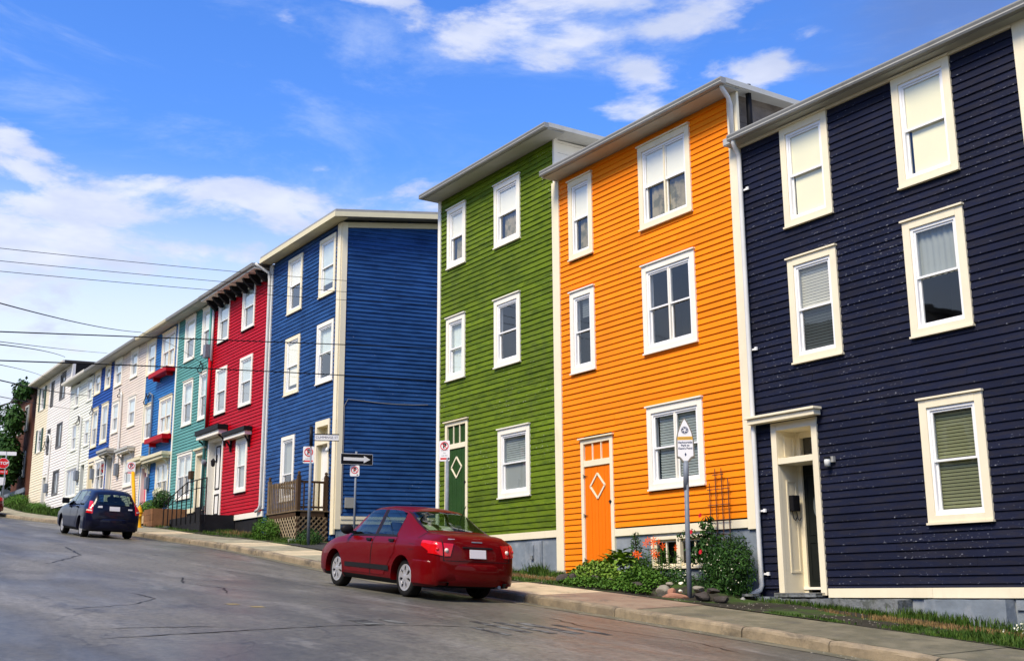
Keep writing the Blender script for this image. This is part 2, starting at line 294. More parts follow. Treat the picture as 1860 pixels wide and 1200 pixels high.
# ------------------------------------------------------------------ mesh helpers
class G:
    def __init__(s): s.v = []; s.f = []; s.m = []
    def add(s, vs, fs, mi=0):
        b = len(s.v); s.v += [tuple(v) for v in vs]
        for f in fs: s.f.append(tuple(b + i for i in f)); s.m.append(mi)
        return s
    def box(s, x0, x1, y0, y1, z0, z1, mi=0):
        return s.add([(x0, y0, z0), (x1, y0, z0), (x1, y1, z0), (x0, y1, z0), (x0, y0, z1), (x1, y0, z1), (x1, y1, z1), (x0, y1, z1)],
                     [(0, 3, 2, 1), (4, 5, 6, 7), (0, 1, 5, 4), (1, 2, 6, 5), (2, 3, 7, 6), (3, 0, 4, 7)], mi)
    def obox(s, c, ax, ay, az_, hx, hy, hz, mi=0):
        c = Vector(c); vs = []
        for k in (-1, 1):
            for i, j in ((-1, -1), (1, -1), (1, 1), (-1, 1)): vs.append(c + ax * (i * hx) + ay * (j * hy) + az_ * (k * hz))
        return s.add(vs, [(0, 3, 2, 1), (4, 5, 6, 7), (0, 1, 5, 4), (1, 2, 6, 5), (2, 3, 7, 6), (3, 0, 4, 7)], mi)
    def beam(s, a, b, wd, ht, mi=0, up=Vector((0, 0, 1))):
        a = Vector(a); b = Vector(b); d = (b - a); L = d.length; d.normalize()
        if abs(d.dot(up)) > .99: up = Vector((0, 1, 0))
        r = d.cross(up).normalized(); u = r.cross(d)
        return s.obox((a + b) / 2, d, r, u, L / 2, wd / 2, ht / 2, mi)
    def ring(s, x0, x1, z0, z1, wl, y0, y1, mi=0, wb=None, wt=None):   # rectangular frame in the facade plane
        wb = wl if wb is None else wb; wt = wl if wt is None else wt
        s.box(x0, x0 + wl, y0, y1, z0, z1, mi); s.box(x1 - wl, x1, y0, y1, z0, z1, mi)
        s.box(x0 + wl, x1 - wl, y0, y1, z0, z0 + wb, mi); s.box(x0 + wl, x1 - wl, y0, y1, z1 - wt, z1, mi); return s
    def tube(s, pts, r, n=8, mi=0, cap=True):
        pts = [Vector(p) for p in pts]; rings = []; prev = None
        for i, p in enumerate(pts):
            t = (pts[min(i + 1, len(pts) - 1)] - pts[max(i - 1, 0)]).normalized()
            a = prev if prev is not None else (Vector((0, 0, 1)) if abs(t.z) < .9 else Vector((0, 1, 0)))
            u = (a - t * a.dot(t)).normalized(); prev = u; v = t.cross(u)
            rr = r[i] if isinstance(r, (list, tuple)) else r
            rings.append([p + (u * math.cos(2 * math.pi * k / n) + v * math.sin(2 * math.pi * k / n)) * rr for k in range(n)])
        vs = [q for rg in rings for q in rg]; fs = []
        for i in range(len(rings) - 1):
            for k in range(n): fs.append((i * n + k, i * n + (k + 1) % n, (i + 1) * n + (k + 1) % n, (i + 1) * n + k))
        if cap: fs.append(tuple(reversed(range(n)))); fs.append(tuple(range((len(rings) - 1) * n, len(rings) * n)))
        return s.add(vs, fs, mi)
    def prism(s, poly, o, ax, ay, an, th, mi=0):      # polygon (2d) extruded along an
        o = Vector(o); n = len(poly)
        a = [o + ax * p[0] + ay * p[1] for p in poly]; b = [q + an * th for q in a]
        return s.add(a + b, [tuple(range(n - 1, -1, -1)), tuple(range(n, 2 * n))] + [(i, (i + 1) % n, n + (i + 1) % n, n + i) for i in range(n)], mi)
    def lathe(s, prof, o, ax, n=24, mi=0):            # prof: (radius, distance along ax)
        o = Vector(o); ax = Vector(ax).normalized(); u = ax.orthogonal().normalized(); v = ax.cross(u); vs = []; fs = []
        for (r, d) in prof:
            for k in range(n):
                t = 2 * math.pi * k / n; vs.append(o + ax * d + (u * math.cos(t) + v * math.sin(t)) * r)
        for i in range(len(prof) - 1):
            for k in range(n): fs.append((i * n + k, i * n + (k + 1) % n, (i + 1) * n + (k + 1) % n, (i + 1) * n + k))
        return s.add(vs, fs, mi)
    def grid(s, nu, nv, fn, mi=0, flip=False):
        vs = [fn(i / nu, j / nv) for i in range(nu + 1) for j in range(nv + 1)]; fs = []
        for i in range(nu):
            for j in range(nv):
                a = i * (nv + 1) + j; q = (a, a + 1, a + nv + 2, a + nv + 1); fs.append(tuple(reversed(q)) if flip else q)
        return s.add(vs, fs, mi)
def empty(name, loc, label=None, cat=None, group=None, kind=None, rot=None):
    o = bpy.data.objects.new(name, None); COL.objects.link(o); o.location = loc; o.empty_display_size = .3
    if rot is not None: o.matrix_world = rot
    tag(o, label, cat, group, kind); return o
def tag(o, label=None, cat=None, group=None, kind=None):
    if label: o['label'] = label
    if cat: o['category'] = cat
    if group: o['group'] = group
    if kind: o['kind'] = kind
    return o
def wloc(p):
    v = Vector((0, 0, 0))
    while p is not None: v += Vector(p.location); p = p.parent
    return v
def mk(name, g, mats, parent=None, smooth=False, local=False, kind=None, label=None, cat=None, group=None, loc=None, bevel=0):
    me = bpy.data.meshes.new(name)
    off = Vector((0, 0, 0)) if local else (wloc(parent) if parent is not None else (Vector(loc) if loc is not None else Vector((0, 0, 0))))
    me.from_pydata([(v[0] - off.x, v[1] - off.y, v[2] - off.z) for v in g.v], [], g.f)
    if not isinstance(mats, (list, tuple)): mats = [mats]
    for q in mats: me.materials.append(q)
    if len(mats) > 1: me.polygons.foreach_set('material_index', g.m)
    if smooth: me.polygons.foreach_set('use_smooth', [True] * len(me.polygons))
    me.update()
    o = bpy.data.objects.new(name, me); COL.objects.link(o)
    if parent is not None: o.parent = parent
    elif loc is not None: o.location = loc
    if bevel:
        b = o.modifiers.new('bevel', 'BEVEL'); b.width = bevel; b.segments = 2; b.limit_method = 'ANGLE'
    tag(o, label, cat, group, kind); return o
def fix_normals(o):
    bm = bmesh.new(); bm.from_mesh(o.data); bmesh.ops.recalc_face_normals(bm, faces=bm.faces); bm.to_mesh(o.data); bm.free(); return o
def textmesh(s, size, o, ax, ay, an, mi_mat, name, parent, th=.002, align='CENTER', bold=0.0, local=False):
    cu = bpy.data.curves.new('t', 'FONT'); cu.body = s; cu.size = size; cu.align_x = align; cu.align_y = 'CENTER'; cu.extrude = th / 2; cu.resolution_u = 3; cu.offset = bold
    ob = bpy.data.objects.new('t', cu); COL.objects.link(ob)
    dg = bpy.context.evaluated_depsgraph_get(); me = bpy.data.meshes.new_from_object(ob.evaluated_get(dg))
    bpy.data.objects.remove(ob); bpy.data.curves.remove(cu)
    o = Vector(o); off = Vector((0, 0, 0)) if local else wloc(parent)
    for v in me.vertices: v.co = o + ax * v.co.x + ay * v.co.y + an * v.co.z - off
    me.materials.clear(); me.materials.append(mi_mat)
    for p in me.polygons: p.material_index = 0
    ob = bpy.data.objects.new(name, me); COL.objects.link(ob); ob.parent = parent; return ob

# ------------------------------------------------------------------ ground shape
W = 14.2                                   # plane of the house fronts
GX = [-400, -110, -78, -73.2, -67.1, -60, -53, -46.9, -40.4, -36.6, -33.4, -30.5, -25, -21.5, -19.2, -16.5, -14.0, -11.6, -9.3, -5, 0, 10, 30, 200]
GZ = [16, 8.1, 5.55, 5.05, 4.35, 3.75, 3.22, 2.75, 2.18, 1.84, 1.60, 1.36, .80, .43, .27, .07, -.14, -.34, -.54, -.95, -1.42, -2.4, -4.2, -12]
def g(X):
    if X <= GX[0]: return GZ[0]
    for i in range(len(GX) - 1):
        if X <= GX[i + 1]: return GZ[i] + (GZ[i + 1] - GZ[i]) * (X - GX[i]) / (GX[i + 1] - GX[i])
    return GZ[-1]
def gs(X): return (g(X - 1.2) + g(X - .6) + g(X) + g(X + .6) + g(X + 1.2)) / 5
YK = 10.9; YB = 12.45                      # kerb face, back of the pavement
def side(X, y): return gs(X) - .03 * (W - min(y, W))
def road(X, y): return gs(X) - .24 + .10 * (1 - ((max(min(y, YK), -1.1) - 5) / 5.9) ** 2)

# ------------------------------------------------------------------ setting: ground, road, pavement, kerb
def sheet(name, xs, ys, zf, m, label=None, kind='structure', smooth=True):
    gg = G(); gg.v = [(x, y, zf(x, y)) for x in xs for y in ys]; n = len(ys)
    for i in range(len(xs) - 1):
        for j in range(n - 1): a = i * n + j; gg.f.append((a, a + n, a + n + 1, a + 1)); gg.m.append(0)
    return mk(name, gg, m, kind=kind, smooth=smooth)
def rngf(a, b, st): n = max(1, int(round((b - a) / st))); return [a + (b - a) * i / n for i in range(n + 1)]
XS = rngf(-110, -60, 2.5)[:-1] + rngf(-60, 12, .75) + rngf(14, 60, 4)
M['hill'] = mat('ground_grass', (.045, .075, .018), .95, .4, .6, bump=1.5, bscale=6, col2=(.07, .06, .035), c2scale=.4)
sheet('ground', [-900, -600, -400] + rngf(-300, -112, 8) + rngf(-110, 60, 5) + [70, 100, 160, 260, 500, 900], [-900, -400, -150, -60, -20, -6.5, -4, 3, 10, 18, 30, 60, 150, 400, 900],
      lambda x, y: g(x) - .75 + (0 if y < 18 else min((y - 18) * .03, 9)), M['hill'])
sheet('road', XS, [-3.2, -2, -1, 0, 1, 2, 3, 4, 5, 6, 7, 8, 9, 10, YK + .05], road, M['road'])
sheet('gutter_strip', XS, [YK - .30, YK + .04], lambda x, y: road(x, y) + .006, M['slab_grey'])
sheet('verge', XS, [YB + .02, 12.9, 13.4, 13.9, W + .35, 16, 19], lambda x, y: side(x, y) + .02 * math.sin(x * 3.1 + y * 2) * (0 < W - y < 1.6), M['dirt'])
sheet('side_street', [-30.2, -28.5, -27, -25.6], rngf(YB + .04, 48, 1.5), lambda x, y: side(x, y) + .015 + max(0, y - 16) * .02, M['asphalt_side'])
sheet('far_pavement', rngf(-110, 60, 3), [-5.2, -3.2], lambda x, y: g(x) - .12, M['slab_far'])
# faded crossing paint, worn into streaks
M['faded'] = mat('faded_paint', (.16, .165, .15), .7, .3, 8., col2=(.05, .05, .047), c2scale=6., stretch=(1, .35, 1), c2lo=.44, c2hi=.54)
M['yfade'] = mat('faded_yellow', (.30, .24, .11), .7, .3, 8.)
def streak(x0, x1, y0, y1, m=M['faded'], k=.004, n=10):
    gg = G(); xs = rngf(x0, x1, (x1 - x0) / n)
    r2 = random.Random(int((x0 + 50) * 100))
    tops = [y1 - abs(r2.gauss(0, .12)) * (y1 - y0) for _ in xs]; bots = [y0 + abs(r2.gauss(0, .12)) * (y1 - y0) for _ in xs]
    gg.v = [q for x, t, b_ in zip(xs, tops, bots) for q in ((x, b_, road(x, b_) + k), (x, t, road(x, t) + k))]
    for i in range(len(xs) - 1): gg.f.append((2 * i, 2 * i + 2, 2 * i + 3, 2 * i + 1)); gg.m.append(0)
    return mk('road_marking', gg, m, kind='structure')
for (a, b_, c, d) in [(-13.0, -11.7, 7.9, 8.06), (-12.9, -11.6, 8.2, 8.34), (-12.8, -11.55, 8.5, 8.72), (-12.6, -11.4, 8.9, 9.05), (-12.3, -11.5, 7.5, 7.62), (-13.3, -12.7, 6.3, 6.6), (-13.3, -12.8, 6.75, 6.95)]:
    streak(a, b_, c, d)
streak(-15.5, -15.35, 5.55, 5.75, M['yfade']); streak(-15.1, -14.95, 5.75, 5.95, M['yfade'])

M['tar'] = mat('tar_seam', (.018, .018, .017), .45, .2, 8.)
def seam(pts, wd, seed):
    r2 = random.Random(seed); P2 = []
    for (a, b_) in zip(pts[:-1], pts[1:]):
        n = max(3, int(math.dist(a, b_) / .12))
        for i in range(n): t = i / n; P2.append((lerp_(a[0], b_[0], t) + r2.gauss(0, .018), lerp_(a[1], b_[1], t) + r2.gauss(0, .018)))
    gg = G()
    for i, (x, y) in enumerate(P2):
        x2, y2 = P2[min(i + 1, len(P2) - 1)]; x1, y1 = P2[max(i - 1, 0)]; L_ = math.hypot(x2 - x1, y2 - y1) or 1; nx, ny = -(y2 - y1) / L_, (x2 - x1) / L_; w2 = wd * r2.uniform(.4, 1.3) * min(1, i / 4, (len(P2) - 1 - i) / 4)
        gg.v += [(x - nx * w2, y - ny * w2, road(x, y) + .0035), (x + nx * w2, y + ny * w2, road(x, y) + .0035)]
    for i in range(len(P2) - 1): gg.f.append((2 * i, 2 * i + 2, 2 * i + 3, 2 * i + 1)); gg.m.append(0)
    fix_normals(mk('tar_seam', gg, M['tar'], kind='structure'))
lerp_ = lambda a, b, t: a + (b - a) * t
seam([(-12.1, 3.0), (-12.3, 4.0), (-12.5, 5.0), (-12.7, 5.9), (-12.6, 6.8), (-12.2, 8.2)], .022, 1); seam([(-13.0, 3.2), (-12.9, 4.4), (-12.55, 4.9)], .018, 2)
seam([(-17.2, 6.2), (-18.4, 6.6), (-19.6, 6.3), (-21.5, 6.9)], .016, 3); seam([(-15.0, 3.2), (-15.6, 4.4), (-16.4, 4.9), (-17.6, 4.8)], .014, 4); seam([(-24.0, 5.0), (-26.5, 6.2), (-29.5, 6.5)], .02, 5); seam([(-13.8, 9.6), (-12.3, 9.3), (-10.8, 9.7), (-9.4, 9.4)], .012, 6)

pav = empty('pavement', (-12, 11.7, side(-12, 11.7)), kind='structure')
edges = [-60.0]
cuts = [-4.2, -6.3, -8.35, -11.0, -13.45, -15.9, -18.3, -20.0, -21.6, -23.2, -24.8, -26.4]
x = -28.0
while x > -58.5: cuts.append(x); x -= 1.6
for i in range(len(cuts) - 1):
    b_, a = cuts[i], cuts[i + 1]
    mm = 'slab_grey' if b_ > -11.2 else 'slab_red' if b_ > -13.6 and b_ <= -11.0 + .01 else 'slab_pale' if b_ > -18.2 else 'slab_grey' if b_ > -22 else ('slab_far' if rng.random() < .6 else 'slab_pale')
    gg = G(); y0, y1 = YK + .165, YB; xs = rngf(a + .008, b_ - .008, .5); dz = rng.uniform(-.006, .006)
    n = len(xs)
    for x in xs:
        for (y, z) in ((y0, -.12), (y0, 0.), (YK + .6, .0), (y1 - .03, 0.), (y1, -.015), (y1, -.12)): gg.v.append((x, y, side(x, y) + z + dz))
    for i2 in range(n - 1):
        for j in range(5): q = i2 * 6 + j; gg.f.append((q, q + 6, q + 7, q + 1)); gg.m.append(0)
    gg.f.append((0, 1, 2, 3, 4, 5)); gg.m.append(0); q = (n - 1) * 6; gg.f.append((q + 5, q + 4, q + 3, q + 2, q + 1, q)); gg.m.append(0)
    mk('paving_slab', gg, M[mm], pav)
sheet('far_footway', rngf(-110, cuts[-1] - .02, 2.), [YK + .165, YB], side, M['slab_far'])
kerbo = empty('kerb', (-12, YK, side(-12, YK)), kind='structure')
kc = [-3.0, -5.6, -8.2, -9.69, -11.14, -13.77]
while kc[-1] > -58: kc.append(kc[-1] - rng.choice([1.6, 2.4, 2.6]))
def kerbpiece(a, b_, par, name='kerb_stone', step=.13):
    gg = G(); xs = rngf(a, b_, step); off = rng.uniform(-.012, .012)
    for x in xs:
        e = .0 if (x - a > .05 and b_ - x > .05) else .014
        for k, (dy, z) in enumerate(((.0, -.24), (.012, -.045), (.022, -.018), (.045, -.003), (.10, .002), (.15, 0.), (.158, -.10))):
            wob = mnoise.noise(Vector((x * 3.3, k * 1.7, 2.))) * .012 + mnoise.noise(Vector((x * 14, k * 2.7, 9.))) * .006
            chip = max(0, mnoise.noise(Vector((x * 3.1, 5., 1.))) - .12) * .09 if k in (2, 3) else 0
            gg.v.append((x, YK + dy + off + wob * .7 + (e if k < 4 else 0) + chip, side(x, YK + .16) + z - e + wob * .6 - chip * .6 + .004))
    n = len(xs)
    for i in range(n - 1):
        for j in range(6): q = i * 7 + j; gg.f.append((q, q + 7, q + 8, q + 1)); gg.m.append(0)
    gg.f.append(tuple(range(7))); gg.m.append(0); gg.f.append(tuple(reversed(range((n - 1) * 7, n * 7)))); gg.m.append(0)
    mk(name, gg, M['kerb'], par, smooth=False)
for i in range(len(kc) - 1): kerbpiece(kc[i + 1] + .012, kc[i] - .012, kerbo, step=.13 if i < 10 else .4)
kerbpiece(-112, kc[-1] - .02, kerbo, step=2.)

# ------------------------------------------------------------------ house kit
def cutrow(x0, x1, ops, z0, z1, inset=.03, frac=.12):
    iv = [(x0, x1)]
    for (a, b_, c, d) in ops:      # a,b x range; c,d z range
        if min(z1, d - .05) - max(z0, c + .05) <= 0: continue
        a2, b2 = a + inset, b_ - inset; nv = []
        for (p, q) in iv:
            if b2 <= p or a2 >= q: nv.append((p, q)); continue
            if a2 > p: nv.append((p, a2))
            if b2 < q: nv.append((b2, q))
        iv = nv
    return [(p, q) for p, q in iv if q - p > .02]
def boards(parent, x0, x1, z0, z1, ops, m, exp=.12, single=True, th=.029, name='clapboard', split=True, lowcut=None):
    z = z1; joined = G(); r2 = random.Random(int(abs(x0) * 97))
    rows = []
    while z > z0 + .01:
        zt = z; zb = max(z0, z - exp); rows.append((zb, zt)); z -= exp
    for (zb, zt) in rows:
        for (a, b_) in cutrow(x0, x1, ops + (lowcut or []), zb, zt):
            segs = [(a, b_)]
            if split and b_ - a > 2.6:
                c = r2.uniform(a + .8, b_ - .8); segs = [(a, c - .0015), (c + .0015, b_)]
            for (p, q) in segs:
                t = th * r2.uniform(.9, 1.12); dz = r2.uniform(-.0025, .0025); sk = r2.uniform(-.002, .002)
                gg = G() if single else joined
                e = .012
                gg.add([(p, W, zb + dz), (q, W, zb + dz + sk), (q, W - t, zb + dz + sk), (p, W - t, zb + dz), (p, W, zt + e), (q, W, zt + e), (q, W - .004, zt + e), (p, W - .004, zt + e)],
                       [(0, 1, 2, 3), (4, 7, 6, 5), (3, 2, 6, 7), (2, 1, 5, 6), (1, 0, 4, 5), (0, 3, 7, 4)])
                if single: mk(name, gg, m, parent)
    if not single: mk('siding', joined, m, parent, kind='stuff')
def sheath(parent, x0, x1, z0, z1, ops, m, lowcut=None, th=.12):
    zs = sorted(set([z0, z1] + [min(max(v, z0), z1) for (a, b_, c, d) in ops + (lowcut or []) for v in (c + .06, d - .06)])); gg = G()
    for i in range(len(zs) - 1):
        if zs[i + 1] - zs[i] < .005: continue
        for (a, b_) in cutrow(x0, x1, ops + (lowcut or []), zs[i], zs[i + 1], inset=.06): gg.box(a, b_, W + .002, W + th, zs[i], zs[i + 1])
    return mk('wall', gg, m, parent)
def curtain_or_reflection(x0, x1, z0, z1, d, amp=.012, n=26, waves=7):
    return G().grid(n, 2, lambda u, v: (x0 + (x1 - x0) * u, W + d + amp * math.sin(u * waves * 6.28 + v * .7) + amp * .4 * math.sin(u * 23 + v * 2), z0 + (z1 - z0) * v))
def slats(x0, x1, z0, z1, d, pitch=.050):
    gg = G(); z = z0
    while z < z1 - .01:
        gg.add([(x0, W + d + .010, z), (x1, W + d + .010, z), (x1, W + d - .006, z + pitch * .74), (x0, W + d - .006, z + pitch * .74)], [(0, 1, 2, 3)]); z += pitch
    return gg
def window(parent, x0, z0, x1, z1, casing=.125, ncol=1, upper=None, lower=None, cm='trimw', cap=True, sash='vinyl', detail=2, sill=True, nrow=2, sillm=None, mid=.5, frame_w=.045, boxwall=None, zc=None):
    cm = M[cm]; sm = M[sash]
    g1 = G()
    d0 = -.052
    g1.box(x0, x0 + casing, W + d0, W + .03, z0 + .0, z1); g1.box(x1 - casing, x1, W + d0, W + .03, z0, z1)
    g1.box(x0 + casing, x1 - casing, W + d0 - .003, W + .03, z1 - casing, z1 - .001)
    g1.box(x0 + casing, x1 - casing, W + d0 - .003, W + .03, z0 + .001, z0 + casing * .8)
    win = mk('window', g1, cm, parent, bevel=.004 if detail > 1 else 0)
    if cap: mk('head_cap', G().box(x0 - .02, x1 + .02, W - .085, W - .02, z1 + .001, z1 + .028), cm, win)
    if sill: mk('sill', G().box(x0 - .012, x1 + .012, W - .078, W - .015, z0 - .03, z0 - .001), M[sillm] if sillm else cm, win)
    ix0, ix1, iz0, iz1 = x0 + casing, x1 - casing, z0 + casing * .8, z1 - casing
    mk('jamb', G().ring(ix0 + .001, ix1 - .001, iz0 + .001, iz1 - .001, frame_w, W - .03, W + .10), sm, win)
    ax0, ax1, az0, az1 = ix0 + frame_w, ix1 - frame_w, iz0 + frame_w, iz1 - frame_w
    zm = az0 + (az1 - az0) * mid
    cw = (ax1 - ax0) / ncol
    rows = ((zm - .018, az1, -.012, upper), (az0, zm + .018, .022, lower)) if nrow == 2 else ((az0, az1, 0., upper),)
    for (q0, q1, yy, dress) in rows:
        sg = G()
        for c in range(ncol):
            a = ax0 + c * cw; b_ = a + cw
            if ncol > 1: a += .012 * (c > 0); b_ -= .012 * (c < ncol - 1)
            sg.ring(a + .001, b_ - .001, q0 + .001, q1 - .001, .032, W + yy, W + yy + .028)
        mk('sash', sg, sm, win)
        if ncol > 1 and yy < 0:
            mg = G()
            for c in range(1, ncol): xx = ax0 + c * cw; mg.box(xx - .022, xx + .022, W - .026, W + .06, az0 + .002, az1 - .002)
            mk('mullion', mg, cm, win)
        for c in range(ncol):
            a = ax0 + c * cw + .03; b_ = a + cw - .06
            mk('pane', G().add([(a, W + yy + .012, q0 + .03), (b_, W + yy + .012, q0 + .03), (b_, W + yy + .012, q1 - .03), (a, W + yy + .012, q1 - .03)], [(0, 1, 2, 3)]), M['glass'], win)
        if dress:
            kind, mm = dress[0], dress[1]; dx = dress[2] if len(dress) > 2 else 0.
            a, b_ = ax0 + .005 + dx, ax1 - .005
            zz0, zz1 = q0 + .005, q1 - .005
            if len(dress) > 3: zz0 = zz1 - (zz1 - zz0) * dress[3]
            if kind == 'roll': mk('blind', G().box(a, b_, W + yy + .031, W + yy + .034, zz0, zz1), M[mm], win)  # pale top-floor sheets imitate sky mirrored in the glass
            elif kind == 'slat': mk('blind', slats(a, b_, zz0, zz1, .072), M[mm], win, kind='stuff')
            elif kind == 'curt': mk('curtain_or_reflection', curtain_or_reflection(a, b_, zz0, zz1, .078), M[mm], win, smooth=True)  # the beige sheets imitate a wavy reflection in the pane
    # the dark room behind
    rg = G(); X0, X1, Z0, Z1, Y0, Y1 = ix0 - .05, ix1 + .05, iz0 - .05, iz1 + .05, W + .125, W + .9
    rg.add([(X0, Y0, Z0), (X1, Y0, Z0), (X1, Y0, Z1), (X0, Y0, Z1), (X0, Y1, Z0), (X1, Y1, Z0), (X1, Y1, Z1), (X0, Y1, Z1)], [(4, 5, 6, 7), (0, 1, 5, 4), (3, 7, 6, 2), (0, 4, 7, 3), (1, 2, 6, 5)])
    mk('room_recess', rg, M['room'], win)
    return win
def shell(parent, x0, x1, zb, zt, depth=9., slope=.03, side_l='soffit', side_r='soffit', roofm='roofg', ov=.5, ovl=0., ovr=0., th=.12, skew=0., zfound=None, sheathm=None, soff='soffit', gut=True, fascia=None, gz=0.):
    yb = W + depth; rise = slope * (depth)
    gg = G()
    gg.add([(x0 + .012, W + .125, zb), (x0 + .012, yb, zb), (x0 + .012, yb, zt + rise), (x0 + .012, W + .125, zt), (x0 + .10, W + .125, zb), (x0 + .10, yb, zb), (x0 + .10, yb, zt + rise), (x0 + .10, W + .125, zt)],
           [(0, 1, 2, 3), (4, 7, 6, 5), (0, 3, 7, 4), (1, 5, 6, 2), (3, 2, 6, 7)])
    mk('wall', gg, M[side_l], parent)
    mk('back_wall', G().box(x0 + .012, x1 - .012, yb + .001, yb + .1, zb, zt + rise), M[side_l], parent)
    gr = G(); xr = x1 - .012
    gr.add([(xr - .09, W + .125, zb), (xr - .09 + skew * depth, yb, zb), (xr - .09 + skew * depth, yb, zt + rise), (xr - .09, W + .125, zt), (xr, W + .125, zb), (xr + skew * depth, yb, zb), (xr + skew * depth, yb, zt + rise), (xr, W + .125, zt)],
           [(3, 2, 1, 0), (4, 5, 6, 7), (0, 4, 7, 3), (1, 2, 6, 5), (3, 7, 6, 2)])
    mk('side_wall', gr, M[side_r], parent)
    # roof slab
    a, b_ = x0 - ovl, x1 + ovr; y0 = W - ov; k = slope
    gg = G(); z0 = zt + .002
    gg.add([(a, y0, z0), (b_, y0, z0), (b_ + skew * depth, yb + .3, z0 + k * (yb + .3 - W)), (a, yb + .3, z0 + k * (yb + .3 - W)),
            (a, y0, z0 + th), (b_, y0, z0 + th), (b_ + skew * depth, yb + .3, z0 + th + .02 + k * (yb + .3 - W)), (a, yb + .3, z0 + th + .02 + k * (yb + .3 - W))],
           [(0, 3, 2, 1), (4, 5, 6, 7), (0, 1, 5, 4), (1, 2, 6, 5), (2, 3, 7, 6), (3, 0, 4, 7)])
    r = mk('roof', gg, M[roofm], parent)
    mk('soffit', G().box(a + .01, b_ - .01, y0 + .01, W - .001, z0 - .016, z0 - .002), M[soff], parent)
    return r
def gutter(parent, x0, x1, z, y, m='metalw', h=.115, wd=.12):
    gg = G(); prof = [(0, .0), (-.03, -.002), (-wd * .8, .0), (-wd * .95, .03), (-wd * .85, .055), (-wd, h * .8), (-wd, h), (-wd + .012, h), (-wd + .012, h * .8), (-wd * .8, .02), (-.012, .02), (-.012, h), (0, h)]
    n = len(prof)
    for x in (x0, x1):
        for (dy, dz) in prof: gg.v.append((x, y + dy, z + dz))
    for j in range(n): gg.f.append((j, (j + 1) % n, n + (j + 1) % n, n + j)); gg.m.append(0)
    gg.f.append(tuple(reversed(range(n)))); gg.m.append(0); gg.f.append(tuple(range(n, 2 * n))); gg.m.append(0)
    # end caps filled
    gg.box(x0 - .006, x0, y - wd, y, z, z + h); gg.box(x1, x1 + .006, y - wd, y, z, z + h)
    return mk('gutter', gg, M[m], parent)
def vboard(parent, x0, x1, z0, z1, m='trim', d=.045, name='corner_board'):
    return mk(name, G().box(x0, x1, W - d, W + .01, z0, z1), M[m], parent)
def hboard(parent, x0, x1, z0, z1, m='trim', d=.042, name='base_board'):
    return mk(name, G().box(x0, x1, W - d, W + .008, z0, z1), M[m], parent)
def found(parent, x0, x1, z0, z1, m='grey', d=.0, name='foundation'):
    return mk(name, G().box(x0, x1, W - d, W + .12, z0, z1), M[m], parent)
ops = lambda L: [(w_[0], w_[2], w_[1], w_[3]) for w_ in L]

# =============================================================== NAVY HOUSE
hn = empty('row_house', (-11.2, W, -.14), 'tall navy clapboard house with cream window frames and a recessed cream doorway', 'house', 'attached wooden row houses')
WN = [(-12.93, 5.97, -11.89, 7.735), (-10.58, 5.96, -9.53, 7.735), (-12.93, 3.63, -11.89, 5.39), (-10.59, 3.63, -9.54, 5.40), (-10.57, .90, -9.52, 2.67)]
DN = [(-13.52, -.12, -12.53, 2.69)]
boards(hn, -13.88, -8.49, .0, 7.73, ops(WN) + ops(DN), M['navy'], .12)
sheath(hn, -14.05, -8.3, -.13, 7.73, ops(WN) + ops(DN), M['navy'])
shell(hn, -14.1, -8.27, -.6, 7.80, ov=.24, slope=.05, ovl=-.0, ovr=.3, side_r='navy', roofm='roofg', soff='soffit')
gutter(hn, -13.90, -7.0, 7.80, W - .22)
hboard(hn, -13.88, -8.49, 7.735, 7.79, 'trim', .05, 'frieze_board')
vboard(hn, -8.485, -8.27, -.15, 7.79, 'trim')
hboard(hn, -12.50, -10.6, -.142, -.004, 'trim', .046); hboard(hn, -10.597, -8.49, -.144, -.004, 'trim', .044)
found(hn, -14.05, -8.27, -1.3, -.147, 'grey', .0)
window(hn, *WN[0], upper=('roll', 'reflc'), lower=('roll', 'reflc', .045), cm='trim')  # cream sheets painted in place of reflected sky
window(hn, *WN[1], upper=('roll', 'reflc'), lower=('roll', 'reflc', .07), cm='trim')
window(hn, *WN[2], upper=('slat', 'blind_reflw'), lower=('slat', 'blindd'), cm='trim')
window(hn, *WN[3], upper=('curt', 'blindg'), lower=None, cm='trim')
window(hn, *WN[4], upper=('slat', 'blindy'), lower=('slat', 'blindy'), cm='trim')
# recessed doorway
dg = G(); x0, x1 = -13.52, -12.53
dg.box(x0, x0 + .115, W - .05, W + .02, -.11, 2.69); dg.box(x1 - .115, x1, W - .05, W + .02, -.11, 2.69)
dg.box(x0 + .115, x1 - .115, W - .047, W + .02, 2.56, 2.69); dg.box(x0 + .115, x1 - .115, W - .04, W + .40, 2.0, 2.10)
door = mk('doorway', dg, M['trim'], hn, bevel=.004)
rv = G(); rv.box(x0 + .06, x0 + .112, W + .021, W + .50, -.09, 2.56); rv.box(x1 - .112, x1 - .06, W + .021, W + .50, -.09, 2.56); rv.box(x0 + .06, x1 - .06, W + .021, W + .50, 2.562, 2.60)
for z0_, z1_ in ((.25, 1.75), (2.14, 2.48)):
    xa = x0 + .112; rv.box(xa, xa + .012, W + .13, W + .16, z0_, z1_); rv.box(xa, xa + .012, W + .34, W + .37, z0_, z1_); rv.box(xa, xa + .0115, W + .16, W + .34, z0_, z0_ + .03); rv.box(xa, xa + .0115, W + .16, W + .34, z1_ - .03, z1_)
rv.box(x0 + .112, x0 + .20, W + .42, W + .50, -.09, 2.56); rv.box(x1 - .20, x1 - .112, W + .42, W + .50, -.09, 2.56); rv.box(x0 + .2, x1 - .2, W + .43, W + .5, 2.0, 2.12); rv.box(x0 + .2, x1 - .2, W + .43, W + .5, 2.46, 2.56)
mk('reveal', rv, M['trim'], door)
